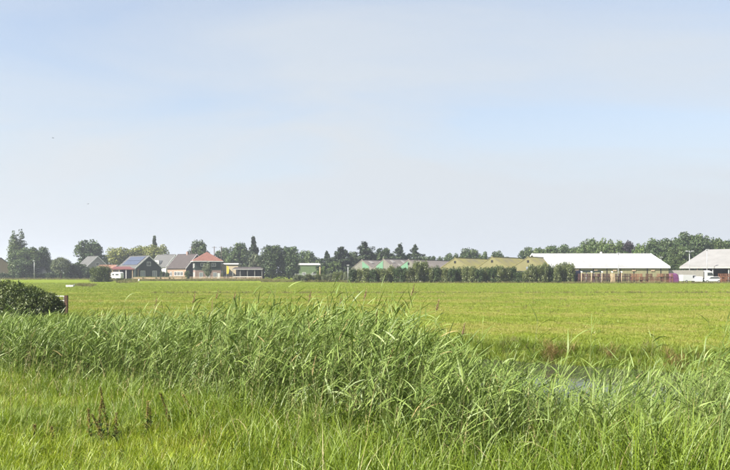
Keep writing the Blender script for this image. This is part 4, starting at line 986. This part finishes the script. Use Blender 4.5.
# ------------------------------------------------------------------ poles and lamps
def pole(px, d, top, label, name='lamp_post', head='single', cat='lamp post', group=None, rad=0.09, mat='metal'):
    H = gz(top, d); xx = gx(px, d)
    t = thing(name, label, cat, (xx, d, float(ground_z(xx, d)) - 0.03), 0, group)
    MB().tube([(0, 0, 0), (0, 0, H * 0.5), (0, 0, H)], [rad * 1.25, rad, rad * 0.8], 8).build('pole', M[mat], t, smooth=True)
    if head == 'single': MB().box(-0.3, 0.3, -0.45, 0.1, H, H + 0.22).build('lamp_head', M['metal'], t)
    if head == 'double':
        MB().bar((-0.7, 0, H - 0.3), (0.7, 0, H - 0.3), 0.1).build('crossarm', M['metal'], t)
        for s in (-1, 1): MB().box(s * 0.7 - 0.25, s * 0.7 + 0.25, -0.4, 0.1, H - 0.24, H).build('lamp_head', M['metal'], t)
    if head == 'knob': MB().tube([(0, -0.05, H), (0.05, -0.1, H + 0.14), (-0.2, -0.15, H + 0.3)], [0.16, 0.2, 0.08], 7).build('cap', M['white'], t)
    if head == 'cross': MB().bar((-0.9, 0, H - 0.4), (0.9, 0, H - 0.4), 0.14).build('crossarm', M[mat], t)
    return t
pole(34.3, 258, 261, 'pale lamp post at the pasture edge below the poplars')
pole(348, 176, 265.5, 'short lamp post with white head beside the grey shed gable')
pole(689.5, 181, 250.5, 'tall twin-headed lamp post before the dark wood and white lorry', head='double')
pole(707, 181, 249.8, 'tall single-headed lamp post before the cream roof')
pole(618.3, 170, 253.5, 'slim tall lamp post rising across the white roof')
pole(661, 196, 257.5, 'lamp post with white floodlight between the two pale-roofed sheds')
for px in (191.5, 214.3, 221.3): pole(px, 272, 246.3, 'tall dark timber pole with crossarm behind the pyramid-roofed house', 'timber_pole', 'cross', 'pole', 'timber poles behind the farm', 0.16, 'bark')
pole(320, 203, 266.5, 'yellowish wooden post beside the small yellowish tree', 'wooden_post', None, 'post', None, 0.13, 'palewood')
for px in (581.5, 591.5, 602, 612, 621.5): pole(px, 167.3, 272.6, 'pale thin post with white cap before the maroon crates', 'yard_post', 'knob', 'post', 'white-capped yard posts', 0.09, 'palewood')
pole(139.0, 200, 279.0, 'short white marker post at the rough farmyard edge', 'marker_post', None, 'post', None, 0.2, 'white')
d = 250
t = thing('banner_flag', 'narrow yellow banner flag on the farmyard terrace', 'flag', (gx(226.4, d), d, 0))
MB().tube([(0, 0, -0.05), (0, 0, 4.9)], 0.05, 6).build('pole', M['metal'], t)
MB().add([(0.05, -0.02, 1.9), (0.75, 0.12, 2.0), (0.9, -0.08, 3.4), (0.7, 0.06, 4.6), (0.05, -0.02, 4.85), (0.05, 0.04, 1.9), (0.75, 0.18, 2.0), (0.9, -0.02, 3.4), (0.7, 0.12, 4.6), (0.05, 0.04, 4.85)],
         [(0, 1, 2, 3, 4), (9, 8, 7, 6, 5), (0, 5, 6, 1), (1, 6, 7, 2), (2, 7, 8, 3), (3, 8, 9, 4), (4, 9, 5, 0)]).build('banner', M['yellowcloth'], t)

# ------------------------------------------------------------------ crates, planters, tables
def crate_mesh(mat, w=1.18, h=0.74, dp=1.0):
    m = MB()
    for sx in (-1, 1):
        for sy in (-1, 1): m.cb(sx * (w / 2 - 0.06), sy * (dp / 2 - 0.06), h / 2, 0.11, 0.11, h)
    for z in (0.09, 0.64):
        for sy in (-1, 1): m.cb(0, sy * (dp / 2 + 0.012), z, w, 0.02, 0.12)
        for sx in (-1, 1): m.cb(sx * (w / 2 + 0.012), 0, z, 0.02, dp - 0.02, 0.12)
    for k in range(random.choice((1, 2))):
        m.cb(0, -dp / 2 - 0.012, 0.28 + 0.18 * k, w, 0.02, 0.07); m.cb(0, dp / 2 + 0.012, 0.3 + 0.17 * k, w, 0.02, 0.09)
    m.cb(0, 0, 0.03, w - 0.14, dp - 0.14, 0.04)
    for sx in (-0.33, 0.33): m.cb(sx * w, -dp / 2 - 0.04, h / 2, 0.09, 0.03, h - 0.02)
    return m.mesh('crate', M[mat])
CM = {k: [crate_mesh(k, random.uniform(1.08, 1.24)) for _ in range(4)] for k in ('orangewood', 'maroonwood', 'palewood')}
def crate_stack(px, d, n, mat, label, group):
    xx = gx(px, d)
    for k in range(n):
        o = link('slatted_crate', random.choice(CM[mat]), None, (xx + random.uniform(-0.06, 0.06), d + random.uniform(-0.2, 0.2), float(ground_z(xx, d)) + 0.745 * k - 0.01), random.uniform(-0.03, 0.03))
        tag(o, label + (', lowest of its stack', ', in the middle of its stack', ', topmost of its stack')[k if n == 3 else k * 2], 'crate', group)
px = 580.0
while px < 629:
    crate_stack(px, 169.5, 3, 'maroonwood' if not 612 < px < 616 else 'palewood', 'dark maroon slatted crate before the olive wall' if not 612 < px < 616 else 'pale slatted crate among the maroon crates',
                'maroon crates before the olive wall' if not 612 < px < 616 else 'pale crates'); px += 5.35
while px < 674:
    crate_stack(px, 168.6, 3 if random.random() < 0.75 else 2, 'orangewood', 'orange-brown slatted crate beside the magenta tarpaulin', 'orange crates beside the tarpaulin'); px += 5.25
for px in (722, 727.5, 733): crate_stack(px, 171, 3, 'orangewood', 'orange-brown slatted crate before the cream-roofed shed', 'crates before the cream-roofed shed')
# yard behind the crates
def lumpy(name, label, cat, px, d, L, Wd, H, mat, seed):
    rs = np.random.default_rng(seed); nu, nv = 22, 9; V = []; Fc = []
    for j in range(nv):
        v = j / (nv - 1) * math.pi / 2
        for i in range(nu):
            u = 2 * math.pi * i / nu; k = 1 + 0.12 * math.sin(3 * u + seed) * math.cos(v) + rs.normal(0, 0.03)
            cu = math.copysign(abs(math.cos(u)) ** 0.6, math.cos(u)); su = math.copysign(abs(math.sin(u)) ** 0.6, math.sin(u))
            V.append((L / 2 * cu * math.cos(v) ** 0.45 * k, Wd / 2 * su * math.cos(v) ** 0.45 * k, H * math.sin(v) ** 0.8 - 0.02))
    for j in range(nv - 1):
        for i in range(nu): Fc.append((j * nu + i, j * nu + (i + 1) % nu, (j + 1) * nu + (i + 1) % nu, (j + 1) * nu + i))
    xx = gx(px, d)
    return tag(MB().add(V, Fc).build(name, M[mat], None, (xx, d, 0), 0, True), label, cat)
lumpy('tarpaulin_heap', 'rounded load under a magenta tarpaulin behind the orange crates', 'tarpaulin', 672.5, 174, 2.6, 2.2, 2.35, 'magenta', 3)
def lorry(px0, px1, d):
    t = thing('lorry', 'long white lorry parked behind the cars below the cream roof', 'lorry', (gx(px0, d), d, 0))
    Lr = gx(px1, d) - gx(px0, d)
    MB().box(0, Lr - 2.6, -1.25, 1.25, 1.0, 3.05).build('trailer', M['skylight'], t)
    MB().box(0.02, Lr - 2.4, -1.0, 1.0, 0.7, 0.998).build('chassis', M['tyre'], t)
    c = Lr - 2.3
    body([(c, 0.5), (c + 2.2, 0.5), (c + 2.3, 1.4), (c + 1.9, 2.7), (c + 1.2, 3.0), (c, 3.0)], -1.2, 1.2, 0.08).build('cab', M['carwhite'], t)
    body([(c + 0.7, 1.65), (c + 2.2, 1.65), (c + 1.9, 2.45), (c + 0.7, 2.45)], -1.22, 1.22, 0.02).build('cab_window', M['glass'], t)
    for xx in (1.2, 2.4, Lr - 4.2, Lr - 0.7):
        for yy in (-1.05, 1.05): wheel(t, xx, yy, 0.48, 0.3)
lorry(655, 711.5, 182)
def car(px, d, rz, label, van=False):
    t = thing('parked_car', label, 'car', (gx(px, d), d, 0), rz, 'white cars before the lorry')
    P = [(-2.1, 0.35), (2.05, 0.35), (2.1, 0.75), (1.2, 0.95), (0.55, 1.45), (-1.2, 1.5), (-2.0, 1.05)] if not van else [(-2.4, 0.4), (2.4, 0.4), (2.4, 0.95), (1.75, 1.2), (1.1, 1.85), (-2.35, 1.9)]
    body(P, -0.86, 0.86, 0.1).build('body', M['carwhite'], t)
    Wn = [(-1.75, 1.02), (0.95, 1.0), (0.5, 1.38), (-1.15, 1.42)] if not van else [(0.3, 1.22), (1.55, 1.22), (1.05, 1.75), (0.3, 1.75)]
    body(Wn, -0.88, 0.88, 0.02).build('side_window', M['glass'], t)
    for xx in (-1.3, 1.35):
        for yy in (-0.78, 0.78): wheel(t, xx, yy, 0.32, 0.2)
    for yy in (-0.6, 0.6): MB().cb(P[2][0] - 0.02, yy, 0.68, 0.08, 0.28, 0.14).build('headlight', M['skylight'], t)
car(689.5, 173, R(8), 'white van parked beside the magenta tarpaulin before the lorry', True)
car(698, 172.5, R(70), 'white car parked between the white van and the lorry cab')
car(712, 172, R(172), 'white car parked before the lorry cab beside orange crates')
# dark trailer beside the hedge end, and the low dark tank on the crates' rear
d = 172
t = thing('box_trailer', 'dark blue box trailer with small white plate at the hedge end', 'trailer', (gx(574.8, d), d, 0), R(4))
MB().box(-1.0, 1.0, -1.0, 1.0, 0.6, 3.0).build('box', M['blue'], t); MB().box(-0.95, 0.95, -0.9, 0.9, 0.45, 0.598).build('chassis', M['tyre'], t)
for xx in (-0.5, 0.5):
    for yy in (-0.8, 0.8): wheel(t, xx, yy, 0.36)
MB().box(0.2, 0.8, -1.03, -1.002, 1.0, 1.3).build('plate', M['white'], t)
d = 173.5
t = thing('conveyor', 'long low dark green conveyor behind the maroon crates', 'conveyor', (gx(579, d), d, 0))
Lc = gx(601, d) - gx(579, d)
MB().box(0, Lc, -0.4, 0.4, 2.55, 2.95).build('belt', M['darkwood'], t)
for k in range(4): MB().box(Lc * k / 3 - 0.08 + (0.1 if k == 0 else -0.1 if k == 3 else 0), Lc * k / 3 + 0.08 + (0.1 if k == 0 else -0.1 if k == 3 else 0), -0.3, 0.3, -0.1, 2.55).build('leg', M['metal'], t)

# pale wooden planters in front of the barn and farmhouse
pm = MB(); pm.box(-0.75, 0.75, -0.4, 0.4, 0, 0.72)
pm.box(-0.8, 0.8, -0.45, 0.45, 0.721, 0.8)
for k in range(4): pm.box(-0.7 + k * 0.38, -0.42 + k * 0.38, -0.44, -0.402, 0.03, 0.7)
pm = pm.mesh('box', M['palewood'])
for px in np.arange(136, 188, 4.4):
    dd = 240 + random.uniform(-1, 1); xx = gx(px, dd)
    t = thing('planter_box', 'pale wooden planter box in the row before the dark barn and farmhouse', 'planter', (xx, dd, 0.0), random.uniform(-0.1, 0.1), 'row of planter boxes')
    link('box', pm, t)
    n = 140; root = np.stack([rng.uniform(-0.65, 0.65, n), rng.uniform(-0.3, 0.3, n), np.full(n, 0.78)], 1)
    V, Q, T = blades(root, rng.uniform(-3, 3, n), rng.uniform(0.8, 1.5, n), rng.uniform(0.15, 0.55, n), rng.uniform(0.04, 0.09, n), rng.uniform(0.3, 1.8, n), 3)
    link('plants', quad_mesh('plants', V, Q, M['yellow' if random.random() < 0.5 else 'pale'], T), t)
def picnic(px, d, rz):
    t = thing('picnic_table', 'pale picnic table on the terrace before the open shed', 'table', (gx(px, d), d, 0), rz, 'picnic tables on the terrace')
    MB().box(-0.9, 0.9, -0.38, 0.38, 0.72, 0.78).build('tabletop', M['palewood'], t)
    for s in (-1, 1):
        MB().box(-0.9, 0.9, s * 0.75 - 0.14, s * 0.75 + 0.14, 0.42, 0.47).build('bench', M['palewood'], t)
        MB().bar((s * 0.65, -0.75, 0.0), (s * 0.65, -0.2, 0.72), 0.08).bar((s * 0.65, 0.75, 0.0), (s * 0.65, 0.2, 0.72), 0.08).bar((s * 0.65, -0.85, 0.40), (s * 0.65, 0.85, 0.40), 0.07).build('leg_frame', M['palewood'], t)
for px, d, rz in [(196, 242, 0.2), (204, 243, -0.4), (214, 241, 0.5), (221, 243, 0.1), (232, 244, -0.2), (240, 243, 0.6), (249, 244, 0), (257, 243.5, 0.3)]: picnic(px, d, rz)
# terrace fence in front of the tables
d = 239
t = thing('terrace_fence', 'low pale rail fence along the terrace before the picnic tables', 'fence', (gx(190, d), d, 0))
Lf = gx(262, d) - gx(190, d)
for k in range(17): MB().box(Lf * k / 16 - 0.05, Lf * k / 16 + 0.05, 0, 0.1, -0.2, 1.0).build('post', M['palewood'], t)
for z in (0.5, 0.9): MB().box(-0.1, Lf + 0.1, -0.04, -0.002, z - 0.06, z + 0.06).build('rail', M['palewood'], t)

# ------------------------------------------------------------------ things in the pasture
d = 45.0; xg = gx(66.3, d); zg = float(ground_z(xg, d))
t = thing('field_gate', 'pale metal field gate hung on a rusty brown post beside the brambles', 'gate', (xg, d, zg))
MB().box(-0.09, 0.09, -0.09, 0.09, -0.4, gz(295.3, d) - zg).build('post', M['postwood'], t)
hg = gz(296.2, d) - zg
for k in range(4): MB().tube([(-0.10, 0, hg - 0.28 * k), (-2.6, 0.4, hg - 0.28 * k + 0.02)], 0.024, 8).build('rail', M['metal'], t)
for f in (0.02, 0.5, 0.97): MB().tube([(-0.1 - 2.5 * f, 0.4 * f, hg - 0.86 + 0.02 * f), (-0.1 - 2.5 * f, 0.4 * f, hg + 0.02 + 0.02 * f)], 0.022, 8).build('upright', M['metal'], t)
xx = gx(66.3 - 45, d) ; MB().box(-2.75, -2.6, 0.33, 0.47, -0.4, hg + 0.1).build('far_post', M['postwood'], t)
d = 123.0
t = thing('water_trough', 'small white trough lying in the pasture near the lone bush', 'trough', (gx(70, d), d, float(ground_z(gx(70, d), d))), R(6))
tr = MB(); tr.prism([(-0.55, 0.0), (0.55, 0.0), (0.62, 0.36), (0.56, 0.36), (0.5, 0.07), (-0.5, 0.07), (-0.56, 0.36), (-0.62, 0.36)], 'y', -0.27, 0.27).box(-0.6, 0.6, -0.31, -0.272, 0, 0.34).box(-0.6, 0.6, 0.272, 0.31, 0, 0.34)
tr.build('basin', M['white'], t)
MB().tube([(0.72, 0, -0.05), (0.72, 0, 0.55)], 0.06, 7).build('standpipe', M['metal'], t)

def bird(px, py, d, rz, bank):
    t = thing('bird', 'small dark bird gliding in the pale sky above the farm', 'bird', (gx(px, d), d, gz(py, d)), rz, 'birds in the sky')
    t.rotation_euler = (bank, 0, rz)
    b = MB(); b.tube([(-0.24, 0, 0), (-0.14, 0, 0.0), (0.0, 0, 0), (0.13, 0, 0.01), (0.2, 0, 0.02), (0.26, 0, 0.0)], [0.012, 0.04, 0.07, 0.055, 0.045, 0.006], 8); b.build('body', M['bird'], t, smooth=True)
    for s in (-1, 1):
        MB().add([(0.09, s * 0.04, 0.02), (0.12, s * 0.28, 0.12), (-0.03, s * 0.58, 0.06), (-0.08, s * 0.3, 0.10), (-0.08, s * 0.04, 0.02),
                  (0.09, s * 0.04, 0.0), (0.12, s * 0.28, 0.105), (-0.03, s * 0.58, 0.055), (-0.08, s * 0.3, 0.09), (-0.08, s * 0.04, 0.0)],
                 [(0, 1, 2, 3, 4), (9, 8, 7, 6, 5), (0, 5, 6, 1), (1, 6, 7, 2), (2, 7, 8, 3), (3, 8, 9, 4), (4, 9, 5, 0)]).build('wing', M['bird'], t)
    MB().add([(-0.22, 0, 0), (-0.4, -0.07, 0), (-0.4, 0.07, 0), (-0.22, 0, 0.012), (-0.4, -0.07, 0.012), (-0.4, 0.07, 0.012)], [(0, 2, 1), (3, 4, 5), (0, 1, 4, 3), (1, 2, 5, 4), (2, 0, 3, 5)]).build('tail', M['bird'], t)
bird(53, 138, 190, 0.9, 0.3); bird(88, 204, 230, 1.2, -0.2)

# ------------------------------------------------------------------ hazy summer air
m, tn, o = new_mat('hazy_air')
pv = tn.nodes.new('ShaderNodeVolumePrincipled'); pv.inputs['Color'].default_value = (0.86, 0.91, 1.0, 1); pv.inputs['Density'].default_value = 0.0004; pv.inputs['Anisotropy'].default_value = 0.3
tn.links.new(pv.outputs[0], o.inputs['Volume'])
hz_o = MB().box(-3100, 3100, -3100, 3100, -2.0, 60).build('haze', m)
tag(hz_o, 'thin pale summer haze over the whole pasture', 'haze', kind='stuff')
